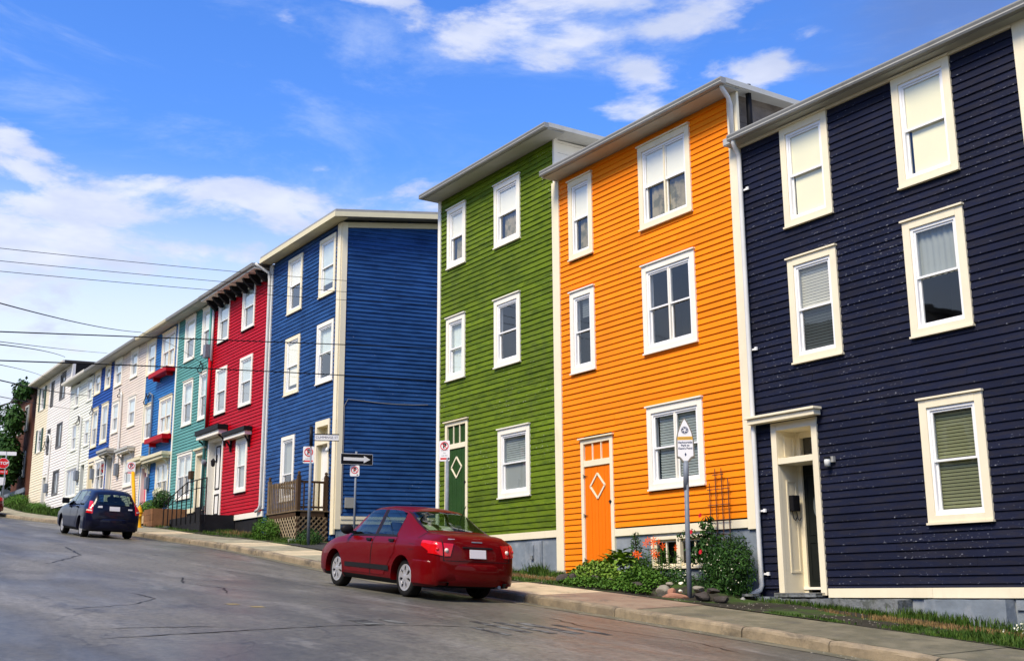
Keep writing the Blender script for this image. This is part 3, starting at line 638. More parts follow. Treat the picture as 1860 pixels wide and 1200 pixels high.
mk('transom_pane', G().add([(x0 + .2, W + .46, 2.12), (x1 - .2, W + .46, 2.12), (x1 - .2, W + .46, 2.46), (x0 + .2, W + .46, 2.46)], [(0, 1, 2, 3)]), M['glass'], door)
mk('transom_recess', G().box(x0 + .1, x1 - .1, W + .53, W + .54, 2.0, 2.58), M['room'], door)
dl = G(); dl.box(x0 + .2, x1 - .2, W + .455, W + .50, .02, 2.0)
for (a, b_, c, d_) in ((.05, .54, .12, .75), (.05, .54, .85, 1.85)): dl.ring(x0 + .2 + a, x0 + .2 + b_, c, d_, .025, W + .445, W + .456)
mk('door_leaf', dl, M['doork'], door)
ovg = G(); ovg.lathe([(.0, 0), (.085, 0), (.10, .004), (.10, .012)], (x0 + .2 + .30, W + .44, 1.32), (0, -1, 0), 28); ovg.v = [(v[0], v[1], 1.32 + (v[2] - 1.32) * 2.0) for v in ovg.v]
mk('oval_light', ovg, M['blindd'], door); mk('door_handle', G().box(x1 - .25, x1 - .21, W + .42, W + .455, .98, 1.02).box(x1 - .28, x1 - .21, W + .40, W + .42, .99, 1.01), M['chrome'], door)
mk('threshold', G().box(x0 + .115, x1 - .115, W + .40, W + .55, -.02, .02), M['trimw'], door)
st = mk('door_step', G().box(x0 + .02, x1 - .09, W - .20, W + .40, -.135, -.075), M['greyrough'], door, bevel=.006)
tr = G(); 
for i in range(38): xx = x0 + .04 + i * .0245; tr.box(xx, xx + .012, W - .212, W + .3, -.076, -.068)
mk('step_tread', tr, M['metalw'], door, kind='stuff')
hd = G(); hd.box(-13.92, -12.38, W - .26, W - .055, 2.79, 2.83); hd.box(-13.88, -12.41, W - .22, W - .056, 2.70, 2.79)
mk('door_hood', hd, M['trim'], hn, bevel=.006)
lp = G().box(-12.28, -12.20, W - .075, W - .024, 1.93, 2.02); lamp = mk('wall_lamp', lp, M['metalw'], hn)
mk('lamp_glass', G().lathe([(.0, 0), (.045, 0), (.05, -.05), (.045, -.12), (0, -.125)], (-12.30, W - .10, 1.99), (0, 0, 1), 14), M['lampglass'], lamp, smooth=True)
mk('lamp_cap', G().lathe([(.055, 0), (.055, .03), (.0, .035)], (-12.30, W - .10, 1.985), (0, 0, 1), 14), M['plastic'], lamp)
# long concrete plinth blocks under the navy wall
def block(x0, x1, y0, y1, z0, z1, m, nm, par, amp=.018, step=.11):
    gg = G(); nx, ny, nz = max(2, int((x1 - x0) / step)), max(2, int((y1 - y0) / step)), max(2, int((z1 - z0) / step))
    def jit(p, s=4.): v = Vector(p); return v + mnoise.noise_vector(v * s) * amp + mnoise.noise_vector(v * s * 4) * amp * .35
    gg.grid(nx, nz, lambda u, v: jit((x0 + (x1 - x0) * u, y0, z0 + (z1 - z0) * v)), flip=True); gg.grid(nx, ny, lambda u, v: jit((x0 + (x1 - x0) * u, y0 + (y1 - y0) * v, z1)), flip=True)
    for xx in (x0, x1): gg.grid(ny, nz, lambda u, v: jit((xx, y0 + (y1 - y0) * u, z0 + (z1 - z0) * v)), flip=xx == x1)
    return mk(nm, gg, m, par)
block(-13.75, -10.98, 13.86, W - .003, -.62, -.165, M['greyrough'], 'plinth_block', hn)
block(-10.62, -9.35, 13.98, W - .003, -.85, -.165, M['grey'], 'plinth_block', hn, .008)
block(-8.62, -7.4, 13.95, W - .003, -1.1, -.23, M['grey'], 'plinth_block', hn, .008)
mk('plinth_ledge', G().box(-9.32, -8.64, W - .03, W - .002, -.30, -.17), M['grey'], hn)
block(-13.99, -13.6, 14.0, W - .005, -.5, -.13, M['grey'], 'plinth_block', hn, .008)
# downpipe at the joint orange / navy
xp = -13.86
pp = G().tube([(-13.80, W - .27, 7.86), (-13.82, W - .26, 7.76), (-13.84, W - .20, 7.68), (xp, W - .10, 7.58), (xp, W - .10, 7.3), (xp, W - .10, 3.0), (xp, W - .10, .05), (xp - .02, W - .12, -.02), (xp - .10, W - .2, -.08), (xp - .2, W - .3, -.12)], .042, 10)
pipe = mk('downpipe', pp, M['pipew'], hn, smooth=True)
for z in (6.9, 4.0, 1.25, .22):
    mk('pipe_bracket', G().box(xp - .05, xp + .13, W - .06, W - .045, z, z + .03).box(xp + .10, xp + .15, W - .075, W - .045, z - .01, z + .045), M['vinyl'], pipe)

# =============================================================== ORANGE HOUSE
ho = empty('row_house', (-16.9, W, .3), 'bright orange clapboard house with an orange plank door and a flower bed in front', 'house', 'attached wooden row houses')
WO = [(-19.10, 6.91, -18.26, 8.67), (-16.72, 6.95, -15.20, 8.67), (-19.10, 4.43, -18.26, 6.17), (-16.71, 4.44, -15.20, 6.18), (-16.70, 1.83, -15.16, 3.38)]
DO = [(-18.83, .30, -17.78, 3.03)]
lowc_ = [(-17.84, -14.0, -3, 1.155)]
boards(ho, -19.455, -14.165, .40, 8.85, ops(WO) + ops(DO), M['orange'], .118, lowcut=lowc_)
sheath(ho, -19.7, -18.3, .34, 8.85, ops(WO) + ops(DO), M['orange'], lowcut=lowc_); sheath(ho, -18.299, -14.12, .34, 8.85, ops(WO) + ops(DO), M['orange'], lowcut=lowc_)
shell(ho, -19.71, -14.1, -.3, 8.86, ov=.42, slope=.03, ovl=-.16, ovr=.26, side_r='cedar', roofm='roofw', th=.08)
gutter(ho, -19.50, -13.80, 8.86, W - .40)
mk('rake_board', G().box(-13.838, -13.80, W - .40, W + 9., 8.89, 8.99), M['roofw'], ho)
vboard(ho, -19.715, -19.46, .33, 8.85); vboard(ho, -14.16, -13.905, .98, 8.85)
hboard(ho, -17.775, -14.165, 1.01, 1.15)
for q_ in ((-17.78, -16.66, -.6, 1.008), (-15.19, -14.0, -.6, 1.008), (-16.659, -15.191, -.6, .39), (-16.659, -15.191, .92, 1.008)): found(ho, *q_, 'grey', .0)
found(ho, -19.7, -17.70, -.3, .325, 'greyrough', .03, 'foundation')
cb = G(); r2 = random.Random(3)
z = 7.95
while z < 8.93: cb.box(-14.11, -14.085 + r2.uniform(0, .012), W + .02, W + 8.8, z, z + .135); z += .14
mk('side_siding', cb, M['cedar'], ho, kind='stuff')
mk('corner_post', G().box(-14.10, -14.03, W + .0, W + .1, 7.9, 8.95), M['cedar'], ho)
vp = mk('vent_pipe', G().tube([(-13.93, W + .30, 7.85), (-13.93, W + .30, 9.06)], .055, 12), M['black'], ho, smooth=True)
ho_pipe = G().tube([(-13.90, W - .42, 8.92), (-13.90, W - .40, 8.82), (-13.94, W - .22, 8.70), (-14.0, W - .10, 8.58), (-14.0, W - .10, 8.02)], .042, 10)
mk('downpipe', ho_pipe, M['pipew'], ho, smooth=True)
window(ho, *WO[0], upper=('roll', 'blind_reflw'), lower=('curt', 'reflbeige', .10), cm='trim')  # white and beige sheets painted in place of pane reflections
window(ho, *WO[1], ncol=2, upper=('roll', 'blind_reflw'), lower=('curt', 'reflbeige', .08), cm='trim')
window(ho, *WO[2], upper=('slat', 'blindg', .12, .55), lower=None, cm='trimw')
window(ho, *WO[3], ncol=2, upper=None, lower=None, cm='trimw')
window(ho, *WO[4], ncol=2, upper=('slat', 'sheer', .07), lower=('slat', 'sheer', .07), cm='trimw')
def plankdoor(par, x0, x1, zb, zt, zbar, m, panel, hinge_l=True, zt2=None, dia=True, dz=None, name='plank_door'):
    cw = .095
    gg = G(); gg.box(x0, x0 + cw, W - .045, W + .02, zb, zt); gg.box(x1 - cw, x1, W - .045, W + .02, zb, zt); gg.box(x0 + cw, x1 - cw, W - .042, W + .02, zt - cw, zt); gg.box(x0 + cw, x1 - cw, W - .040, W + .02, zbar - .06, zbar + .06)
    gg.box(x0 - .05, x1 + .05, W - .09, W - .03, zt + .001, zt + .03)
    d = mk(name, gg, M['trim'], par, bevel=.004)
    a, b_ = x0 + cw + .004, x1 - cw - .004; n = 8; pw = (b_ - a) / n
    pl = G()
    for i in range(n): pl.box(a + i * pw + .003, a + (i + 1) * pw - .003, W - .012 - .002 * (i % 2), W + .02, zb + .02, zbar - .064)
    pl.box(a, b_, W + .0201, W + .03, zb + .02, zbar - .064)
    lf = mk('door_planks', pl, M[m], d)
    for i in range(3):
        q = (b_ - a) / 3; mk('transom_panel', G().box(a + i * q + .01, a + (i + 1) * q - .01, W + .0, W + .02, zbar + .063, zt - cw - .003), M[panel], d)
    for i in (1, 2): q = (b_ - a) / 3; mk('glazing_bar', G().box(a + i * q - .012, a + i * q + .012, W - .03, W + .018, zbar + .06, zt - cw), M['trim'], d)
    cx = (a + b_) / 2; cz = dz if dz else (zb + (zbar - zb) * .76); hw, hh = (b_ - a) * .28, .25
    ff = G(); P4 = [(cx, cz + hh), (cx + hw, cz), (cx, cz - hh), (cx - hw, cz)]
    for i in range(4):
        p, q = P4[i], P4[(i + 1) % 4]; ff.beam((p[0], W - .022, p[1]), (q[0], W - .022, q[1]), .035, .022, up=Vector((0, 1, 0)))
    mk('diamond_trim', ff, M['trim'], d)
    for z in (zb + .25, zb + (zbar - zb) * .52, zbar - .25):
        hx = a if hinge_l else b_; s = 1 if hinge_l else -1
        mk('hinge', G().add([(hx - .02 * s, W - .05, z - .05), (hx + .02 * s, W - .03, z - .012), (hx + .13 * s, W - .03, z), (hx + .02 * s, W - .03, z + .012), (hx - .02 * s, W - .05, z + .05), (hx - .02 * s, W - .02, z)], [(0, 1, 2, 3, 4), (0, 5, 1), (3, 5, 4), (1, 5, 2), (2, 5, 3), (4, 5, 0)]), M['plastic'], d)
    lx = b_ if hinge_l else a
    mk('latch', G().box(lx - .04, lx + .04, W - .055, W - .04, zb + (zbar - zb) * .62, zb + (zbar - zb) * .62 + .03).box(lx - .01, lx + .015, W - .06, W - .03, zb + (zbar - zb) * .62 - .03, zb + (zbar - zb) * .62 + .05), M['plastic'], d)
    return d
plankdoor(ho, -18.83, -17.78, .33, 3.00, 2.50, 'orangep', 'orangep', dz=2.03)
# basement window
bw = window(ho, -16.69, .36, -15.16, .95, casing=.06, ncol=2, nrow=1, upper=None, cm='trim', sash='trim', cap=False, sill=False, frame_w=.012)
for o_ in [c for c in bw.children if c.name.startswith('room')]: pass
mk('window_post', G().box(-15.97, -15.87, W - .06, W + .02, .40, .90), M['trim'], bw)
for xx in (-16.31, -15.53): mk('glazing_bar', G().box(xx - .015, xx + .015, W - .004, W + .03, .43, .87), M['trim'], bw)

# =============================================================== GREEN HOUSE
hg = empty('row_house', (-22.2, W, .7), 'olive green clapboard house with a dark green plank door and grey foundation hatch', 'house', 'attached wooden row houses')
WG = [(-24.33, 7.97, -23.43, 9.53), (-22.10, 7.95, -20.99, 9.50), (-24.34, 5.08, -23.44, 6.66), (-22.11, 5.05, -21.02, 6.65), (-21.96, 2.03, -20.68, 3.57)]
DG = [(-24.37, 1.0, -23.31, 4.04)]
lowg = [(-23.37, -19.6, -3, 1.225)]
boards(hg, -24.66, -19.735, .95, 9.90, ops(WG) + ops(DG), M['green'], .121, lowcut=lowg)
sheath(hg, -24.78, -19.72, .9, 9.90, ops(WG) + ops(DG), M['green'], lowcut=lowg)
shell(hg, -24.80, -19.715, -.3, 9.91, ov=.48, slope=.04, ovl=.06, ovr=.48, side_r='trimw', side_l='green', roofm='roofw', th=.08)
gutter(hg, -24.88, -19.20, 9.91, W - .46)
mk('rake_board', G().box(-19.233, -19.195, W - .46, W + 9., 9.94, 10.04), M['roofw'], hg)
vboard(hg, -24.80, -24.665, .9, 9.90, 'trimw')
hboard(hg, -23.30, -19.72, 1.075, 1.22); found(hg, -24.78, -19.72, -.4, 1.07, 'grey', .0)
sb = G(); z = 8.9
while z < 9.9: sb.box(-19.716, -19.69, W + .02, W + 8.8, z + .004, min(z + .236, 9.92)); z += .24
sb.box(-19.718, -19.66, W - .0, W + .11, 8.85, 9.93)
mk('side_siding', sb, M['trimw'], hg, kind='stuff')
window(hg, *WG[0], upper=('roll', 'blind_reflw'), lower=('curt', 'reflbeige', .12), cm='trimw')  # upper white and lower beige stand in for reflections
window(hg, *WG[1], upper=('roll', 'blind_reflw'), lower=('curt', 'reflbeige', .12), cm='trimw')
window(hg, *WG[2], upper=('curt', 'sheer'), lower=('curt', 'sheer'), cm='trimw')
window(hg, *WG[3], upper=None, lower=None, cm='trimw')
window(hg, *WG[4], upper=('slat', 'sheer'), lower=('roll', 'blindg'), cm='trimw')
plankdoor(hg, -24.37, -23.31, 1.0, 4.02, 3.42, 'doorgreen', 'doorgreen', hinge_l=True, dz=2.90)
ht = G().box(-20.84, -20.27, W - .045, W - .001, .46, 1.02); hatch = mk('foundation_hatch', ht, M['grey'], hg)
hp = G()
for i in range(5): hp.box(-20.81 + i * .103, -20.81 + i * .103 + .097, W - .062, W - .0455, .48, 1.0)
mk('hatch_planks', hp, M['grey'], hatch); mk('hatch_bar', G().box(-20.60, -20.52, W - .09, W - .063, .66, .94), M['grey'], hatch); mk('hatch_knob', G().box(-20.605, -20.515, W - .11, W - .091, .64, .72), M['greyrough'], hatch)

# =============================================================== BLUE HOUSE
SK = math.tan(R(10.57))
hb = empty('row_house', (-33.6, W, 1.6), 'deep blue corner house with a bare clapboard side wall and a small wooden deck', 'house', 'attached wooden row houses')
WB = [(-34.84, 8.91, -33.66, 10.79), (-32.31, 8.93, -31.12, 10.80), (-34.85, 6.20, -33.66, 8.08), (-32.33, 6.19, -31.12, 8.07), (-34.88, 2.80, -33.82, 4.85)]
DB = [(-32.22, 2.30, -31.20, 5.03)]
boards(hb, -36.2, -30.98, 1.45, 11.0, ops(WB) + ops(DB), M['blue'], .125, single=False)
sheath(hb, -36.4, -30.80, 1.4, 11.0, ops(WB) + ops(DB), M['blue'])
shell(hb, -36.5, -30.78, .6, 11.06, ov=.42, slope=.10, ovl=-.02, ovr=.42, side_l='blue', side_r='blue', roofm='metalw', skew=SK, th=.20, soff='fasciac', depth=12)
mk('fascia', G().box(-36.46, -30.36, W - .455, W - .421, 11.02, 11.17), M['fasciac'], hb)
fs_ = G(); fs_.add([(-30.36 + 0, W - .455, 11.02), (-30.355 + SK * 12, W + 12, 11.02 + 1.2), (-30.355 + SK * 12, W + 12, 11.17 + 1.2), (-30.36, W - .455, 11.17), (-30.33, W - .455, 11.02), (-30.325 + SK * 12, W + 12, 12.22), (-30.325 + SK * 12, W + 12, 12.37), (-30.33, W - .455, 11.17)],
                   [(0, 3, 2, 1), (4, 5, 6, 7), (0, 1, 5, 4), (3, 7, 6, 2), (0, 4, 7, 3), (1, 2, 6, 5)])
mk('rake_board', fs_, M['fasciac'], hb)
vboard(hb, -30.975, -30.75, 1.6, 11.0, 'trim', .05)
# side wall facing the side street, long clapboards, slightly off square
dirS = Vector((SK, 1, 0)).normalized(); nS = Vector((dirS.y, -dirS.x, 0)); oS = Vector((-30.76, W, 0))
sg = G(); r2 = random.Random(5); z = 2.13; L = 12.6
while z < 12.2:
    zt = z + .125; t = .032 * r2.uniform(.9, 1.1); s0 = max(.17, (z - 10.95) / .10 + .3) if z > 10.95 else .17
    a, b_ = oS + dirS * s0, oS + dirS * L
    V = lambda p, off, zz: (p.x + nS.x * off, p.y + nS.y * off, zz)
    sg.add([V(a, 0, z), V(b_, 0, z), V(b_, t, z), V(a, t, z), V(a, 0, zt + .01), V(b_, 0, zt + .01), V(b_, .004, zt + .01), V(a, .004, zt + .01)], [(0, 1, 2, 3), (4, 7, 6, 5), (3, 2, 6, 7), (2, 1, 5, 6), (1, 0, 4, 5), (0, 3, 7, 4)])
    z = zt
mk('siding', sg, M['blue'], hb, kind='stuff')
def sbox(s0, s1, z0, z1, d, m, nm, par=hb, z0b=None, z1b=None, d0=0.):
    z0b = z0 if z0b is None else z0b; z1b = z1 if z1b is None else z1b
    a, b_ = oS + dirS * s0, oS + dirS * s1; q = [(a + nS * d0, z0, z1), (b_ + nS * d0, z0b, z1b), (b_ + nS * d, z0b, z1b), (a + nS * d, z0, z1)]
    gg = G().add([(p.x, p.y, lo) for p, lo, hi in q] + [(p.x, p.y, hi) for p, lo, hi in q], [(0, 1, 2, 3), (4, 7, 6, 5), (0, 4, 5, 1), (1, 5, 6, 2), (2, 6, 7, 3), (3, 7, 4, 0)])
    return fix_normals(mk(nm, gg, m, par))
sbox(.0, .165, 1.75, 11.02, .045, M['trim'], 'corner_board'); sbox(.166, L, 2.03, 2.12, .062, M['trim'], 'base_board'); sbox(.166, L, 1.9, 2.027, .045, M['trim'], 'base_board')
sbox(.166, L, 10.86, 11.03, .04, M['fasciac'], 'frieze_board', z0b=10.86 + .10 * L, z1b=11.03 + .1 * L)
sbox(.05, L, -.3, 1.897, .012, M['grey'], 'foundation', d0=-.08)
mb = sbox(.28, .55, 2.36, 2.66, .11, M['metalw'], 'meter_box', d0=.03)
c0 = oS + dirS * .2 + nS * .035
mk('cable', G().tube([tuple(c0 + Vector((0, 0, z))) for z in (2.2, 3., 4., 5.0, 5.35)] + [tuple(oS + dirS * .3 + nS * .04 + Vector((0, 0, 5.55)))] + [tuple(oS + dirS * (.3 + k * .5) + nS * .04 + Vector((0, 0, 5.57 - .01 * k * (6 - k)))) for k in range(1, 6)], .009, 6), M['metalw'], hb)
window(hb, *WB[0], upper=('roll', 'blind_reflw'), lower=None, cm='trim', cap=False)
window(hb, *WB[1], upper=('roll', 'sheer'), lower=('roll', 'sheer', 0, .7), cm='trim', cap=False)
window(hb, *WB[2], upper=('roll', 'blind_reflw'), lower=('roll', 'blind_reflw', .06, .8), cm='trim', cap=False)
window(hb, *WB[3], upper=('curt', 'sheer'), lower=None, cm='trimw', cap=False)
window(hb, *WB[4], upper=('curt', 'blindg'), lower=None, cm='trimw', cap=False, mid=.4)
x0, x1 = -32.22, -31.20
dg = G(); dg.box(x0, x0 + .12, W - .05, W + .02, 2.30, 5.03); dg.box(x1 - .09, x1, W - .05, W + .02, 2.30, 5.03); dg.box(x0 + .12, x1 - .09, W - .048, W + .02, 4.85, 5.03); dg.box(x0 + .12, x1 - .09, W - .046, W + .12, 4.30, 4.44)
door = mk('doorway', dg, M['trim'], hb); rv = G(); rv.box(x0 + .07, x0 + .118, W + .021, W + .25, 2.30, 4.9); rv.box(x1 - .088, x1 - .04, W + .021, W + .25, 2.30, 4.9); rv.box(x0 + .07, x1 - .04, W + .021, W + .25, 4.86, 4.9); rv.box(x0 + .12, x1 - .09, W + .22, W + .26, 4.45, 4.85)
mk('reveal', rv, M['fasciac'], door); mk('transom_pane', G().box(x1 - .30, x1 - .10, W + .20, W + .215, 4.48, 4.82), M['doork'], door)
dl = G().box(x0 + .12, x1 - .09, W + .13, W + .17, 2.3, 4.30)
for (a, c, d_) in ((.08, 2.5, 3.2), (.08, 3.3, 4.15), (.44, 2.5, 3.2), (.44, 3.3, 4.15)): dl.ring(x0 + .12 + a, x0 + .12 + a + .28, c, d_, .02, W + .122, W + .131)
mk('door_leaf', dl, M['doorw'], door)
lamp = mk('wall_lamp', G().box(-31.17, -31.11, W - .08, W - .03, 4.03, 4.12), M['plastic'], hb); mk('lamp_glass', G().lathe([(0, 0), (.05, .02), (.055, .1), (.0, .16)], (-31.14, W - .12, 4.0), (0, 0, 1), 12), M['lampglass'], lamp, smooth=True)

# deck in front of the blue door
YD = 13.18
dk = empty('wooden_deck', (-32.2, 13.7, 1.55), 'weathered wooden deck with railings and lattice skirt below the blue house door', 'deck')
px0, px1 = -33.42, -31.10
fl = G()
for i in range(9): fl.box(px0 - .02, px1 + .02, YD - .03 + i * .117, YD + .08 + i * .117, 2.255, 2.29)
mk('deck_boards', fl, M['deckw'], dk); 
mk('rim_joist', G().box(px0, px1, YD, YD + .04, 2.10, 2.254).box(px1 - .04, px1, YD + .04, W - .06, 2.10, 2.254).box(px0, px0 + .04, YD + .04, W - .06, 2.10, 2.254), M['deckd'], dk)
for (xx, yy) in ((px0 + .05, YD + .05), (px1 - .05, YD + .05), (px1 - .05, W - .12)):
    p = mk('post', G().box(xx - .05, xx + .05, yy - .05, yy + .05, 1.35, 3.28), M['deckd'] if xx > -32 else M['deckw'], dk)
    mk('finial', G().lathe([(.03, 0), (.055, .02), (.03, .04), (.05, .08), (.035, .12), (0, .135)], (xx, yy, 3.28), (0, 0, 1), 12), M['deckd'], p, smooth=True)
mk('handrail', G().box(px0 + .1, px1 - .1, YD + .02, YD + .09, 3.08, 3.14).box(px1 - .09, px1 - .02, YD + .1, W - .17, 3.08, 3.14).box(px0 + .02, px0 + .09, YD + .1, W - .17, 3.08, 3.14), M['deckd'], dk)
mk('bottom_rail', G().box(px0 + .1, px1 - .1, YD + .02, YD + .09, 2.36, 2.41).box(px1 - .09, px1 - .02, YD + .1, W - .17, 2.36, 2.41), M['deckd'], dk)
for i in range(17):
    xx = px0 + .14 + i * (px1 - px0 - .30) / 16; mk('baluster', G().box(xx - .022, xx + .022, YD - .005, YD + .019, 2.26, 3.17 + rng.uniform(-.01, .015)), M['deckw'], dk)
for i in range(5):
    yy = YD + .2 + i * .155; mk('baluster', G().box(px1 - .018, px1 + .006, yy - .018, yy + .018, 2.30, 3.12), M['deckd'], dk)
def lattice(par, a0, a1, zb0, zb1, zt, fixed, axis, m):
    for sgn in (1, -1):
        gg = G(); s = -3.
        while s < (a1 - a0) + 3.:
            # line a = a0+s + t*sgn, z = zb + t
            pts = []
            for (u, z) in [(a0 + s + sgn * t, min(zb0, zb1) + t) for t in [k * .02 for k in range(0, 70)]]:
                zb = zb0 + (zb1 - zb0) * (u - a0) / (a1 - a0)
                if a0 <= u <= a1 and zb <= z <= zt: pts.append((u, z))
            if len(pts) > 2:
                p, q = pts[0], pts[-1]; o_ = .006 * sgn
                if axis == 'x': gg.beam((p[0], fixed + o_, p[1]), (q[0], fixed + o_, q[1]), .036, .008, up=Vector((0, 1, 0)))
                else: gg.beam((fixed + o_, p[0], p[1]), (fixed + o_, q[0], q[1]), .036, .008, up=Vector((1, 0, 0)))
            s += .19 if axis == 'x' else .16
        mk('lattice_strips', gg, m, par, kind='stuff')
lattice(dk, px0 + .02, px1 - .02, 1.62, 1.42, 2.10, YD - .01, 'x', M['lattice']); lattice(dk, YD, W - .06, 1.42, 1.42, 2.10, px1 + .012, 'y', M['deckw'])
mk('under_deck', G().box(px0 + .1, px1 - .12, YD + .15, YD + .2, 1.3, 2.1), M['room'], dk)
block(-31.32, -30.98, 12.98, 13.2, 1.2, 1.47, M['trimw'], 'footing', dk, .01)

# =============================================================== RED HOUSE
def simple_house(x0, x1, zb, zt, m, label, wins, doors=(), side_r='soffit', ov=.48, trim=None, exp=.12, loc=None, roofm='roofd', gm='metalw', cms='trimw', gut=True, slope=.03, zt_r=None, lowcut=None, found_m='blackf', ztrim=None):
    h = empty('row_house', ((x0 + x1) / 2, W, zb), label, 'house', 'attached wooden row houses')
    o_ = [(w_[0], w_[2], w_[1], w_[3]) for w_ in wins] + [(d[0], d[2], d[1], d[3]) for d in doors]
    boards(h, x0 + .01, x1 - .01, zb, zt, o_, M[m], exp if x0 > -57 else .155, single=False, split=False, th=.030 if x0 > -57 else .036, lowcut=lowcut)
    sheath(h, x0 + .012, x1 - .012, zb, zt, o_, M[m], lowcut=lowcut)
    shell(h, x0, x1, zb - 1., zt + .01, ov=ov, slope=slope, side_l=m, side_r=side_r, roofm=roofm, soff='soffit')
    found(h, x0 + .02, x1 - .02, zb - 1.2, zb - .003, found_m)
    if gut: gutter(h, x0 + .01, x1 - .01, zt + .01, W - ov + .02, gm)
    return h
def door_far(par, x0, z0, x1, z1, leaf, cm='trimw', rec=.14, glass=False, name='door', panels=None):
    gg = G(); c = .11; gg.box(x0, x0 + c, W - .05, W + .02, z0, z1); gg.box(x1 - c, x1, W - .05, W + .02, z0, z1); gg.box(x0 + c, x1 - c, W - .048, W + .02, z1 - c, z1)
    d = mk(name, gg, M[cm], par)
    mk('reveal', G().box(x0 + c * .5, x0 + c - .002, W + .021, W + rec + .04, z0, z1 - c * .5).box(x1 - c + .002, x1 - c * .5, W + .021, W + rec + .04, z0, z1 - c * .5).box(x0 + c * .5, x1 - c * .5, W + .021, W + rec + .04, z1 - c + .002, z1 - c * .5), M[cm], d)
    lf = mk('door_leaf', G().box(x0 + c, x1 - c, W + rec, W + rec + .04, z0, z1 - c), M[leaf], d)
    if panels:
        pg = G()
        for (a, b_, u, v) in panels:
            ww = x1 - x0 - 2 * c; hh = z1 - z0 - c; pg.ring(x0 + c + a * ww, x0 + c + b_ * ww, z0 + u * hh, z0 + v * hh, .05, W + rec - .02, W + rec - .001)
        mk('door_panel', pg, M['black'], d)
    if glass: mk('door_window', G().box(x0 + c + .15, x1 - c - .15, W + rec - .006, W + rec - .001, z0 + (z1 - z0) * .5, z1 - c - .15), M['blindg'], d)
    return d
def hood(par, x0, x1, z0, z1, proj=.35, top='black', under='trimw', brackets=True, bx=None):
    h = mk('hood', G().box(x0, x1, W - proj, W - .03, z0 + (z1 - z0) * .45, z1), M[top], par, bevel=.01)
    mk('hood_trim', G().box(x0 + .06, x1 - .06, W - proj + .06, W - .03, z0, z0 + (z1 - z0) * .448), M[under], h)
    if brackets:
        for xx in (bx or (x0 + .2, x1 - .2)):
            pts = [(xx, W - .06, z0 - .42), (xx, W - .08, z0 - .25), (xx, W - .16, z0 - .12), (xx, W - proj + .12, z0 - .03)]
            mk('bracket', G().tube(pts, .035, 6).box(xx - .035, xx + .035, W - .09, W - .03, z0 - .42, z0 - .002), M[top], h)
    return h
WR = [(-41.60, 9.16, -40.42, 10.86), (-39.05, 9.15, -37.83, 10.86), (-41.57, 6.41, -40.38, 8.17), (-39.03, 6.37, -37.81, 8.16), (-39.05, 3.36, -37.95, 5.25)]
DR = [(-42.02, 2.62, -40.40, 5.56)]
hr = simple_house(-42.12, -36.52, 2.58, 10.92, 'red', 'crimson red house with bracketed eaves and a white and black door under a hood', WR, DR, side_r='blue', ov=.60, lowcut=None)
for w_ in WR[:4]: window(hr, *w_, casing=.10, upper=('roll', 'sheer'), lower=('curt', 'blindg'), cm='trimw', sillm='black', cap=False, detail=1)
wr5 = window(hr, *WR[4], casing=.14, upper=('curt', 'sheer'), lower=('curt', 'blindg'), cm='trimw', sillm='black', cap=False, detail=1)
hood(hr, -39.75, -37.55, 5.28, 5.56, .34)
hood(hr, -42.55, -40.0, 5.58, 5.92, .42)
door_far(hr, -42.02, 2.62, -40.40, 5.56, 'doorw', rec=.20, panels=((.12, .46, .05, .32), (.54, .88, .05, .32), (.12, .46, .38, .95), (.54, .88, .38, .95)))
lamp = mk('wall_lamp', G().box(-40.95, -40.88, W - .10, W - .05, 4.62, 4.9), M['black'], hr); mk('lamp_glass', G().lathe([(0, 0), (.07, .04), (.09, .22), (.03, .30), (0, .32)], (-40.92, W - .2, 4.45), (0, 0, 1), 8), M['plastic'], lamp)
for i in range(9):
    xx = -41.85 + i * .63
    mk('eave_bracket', G().add([(xx, W - .03, 10.90), (xx + .14, W - .03, 10.90), (xx + .14, W - .50, 10.90), (xx, W - .50, 10.90), (xx, W - .03, 10.50), (xx + .14, W - .03, 10.50), (xx + .14, W - .14, 10.50), (xx, W - .14, 10.50), (xx, W - .42, 10.74), (xx + .14, W - .42, 10.74)],
       [(0, 3, 2, 1), (4, 5, 6, 7), (3, 8, 9, 2), (8, 7, 6, 9), (0, 4, 7, 8, 3), (1, 2, 9, 6, 5), (0, 1, 5, 4)]), M['black'], hr)
mk('cornice', G().box(-42.1, -36.54, W - .60, W - .28, 10.86, 10.915).box(-42.1, -36.54, W - .05, W - .027, 10.62, 10.86), M['trimw'], hr)
vboard(hr, -36.50, -36.22, 2.66, 11.0, 'pipew', .052)
mk('downpipe', G().tube([(-36.40, W - .62, 11.0), (-36.38, W - .5, 10.9), (-36.36, W - .14, 10.72), (-36.36, W - .10, 10.5), (-36.36, W - .10, 2.8), (-36.42, W - .12, 2.66), (-36.7, W - .12, 2.6)], .05, 8), M['pipew'], hr, smooth=True)
hboard(hr, -40.38, -36.3, 2.42, 2.60, 'trimw', .05)
mk('downpipe', G().tube([(-42.08, W - .08, 10.75), (-42.08, W - .08, 8.6)], .05, 8), M['pipew'], hr, smooth=True)
mk('downpipe', G().tube([(-42.14, W - .10, 8.7), (-42.14, W - .10, 6.)], .07, 8), M['red'], hr, smooth=True)
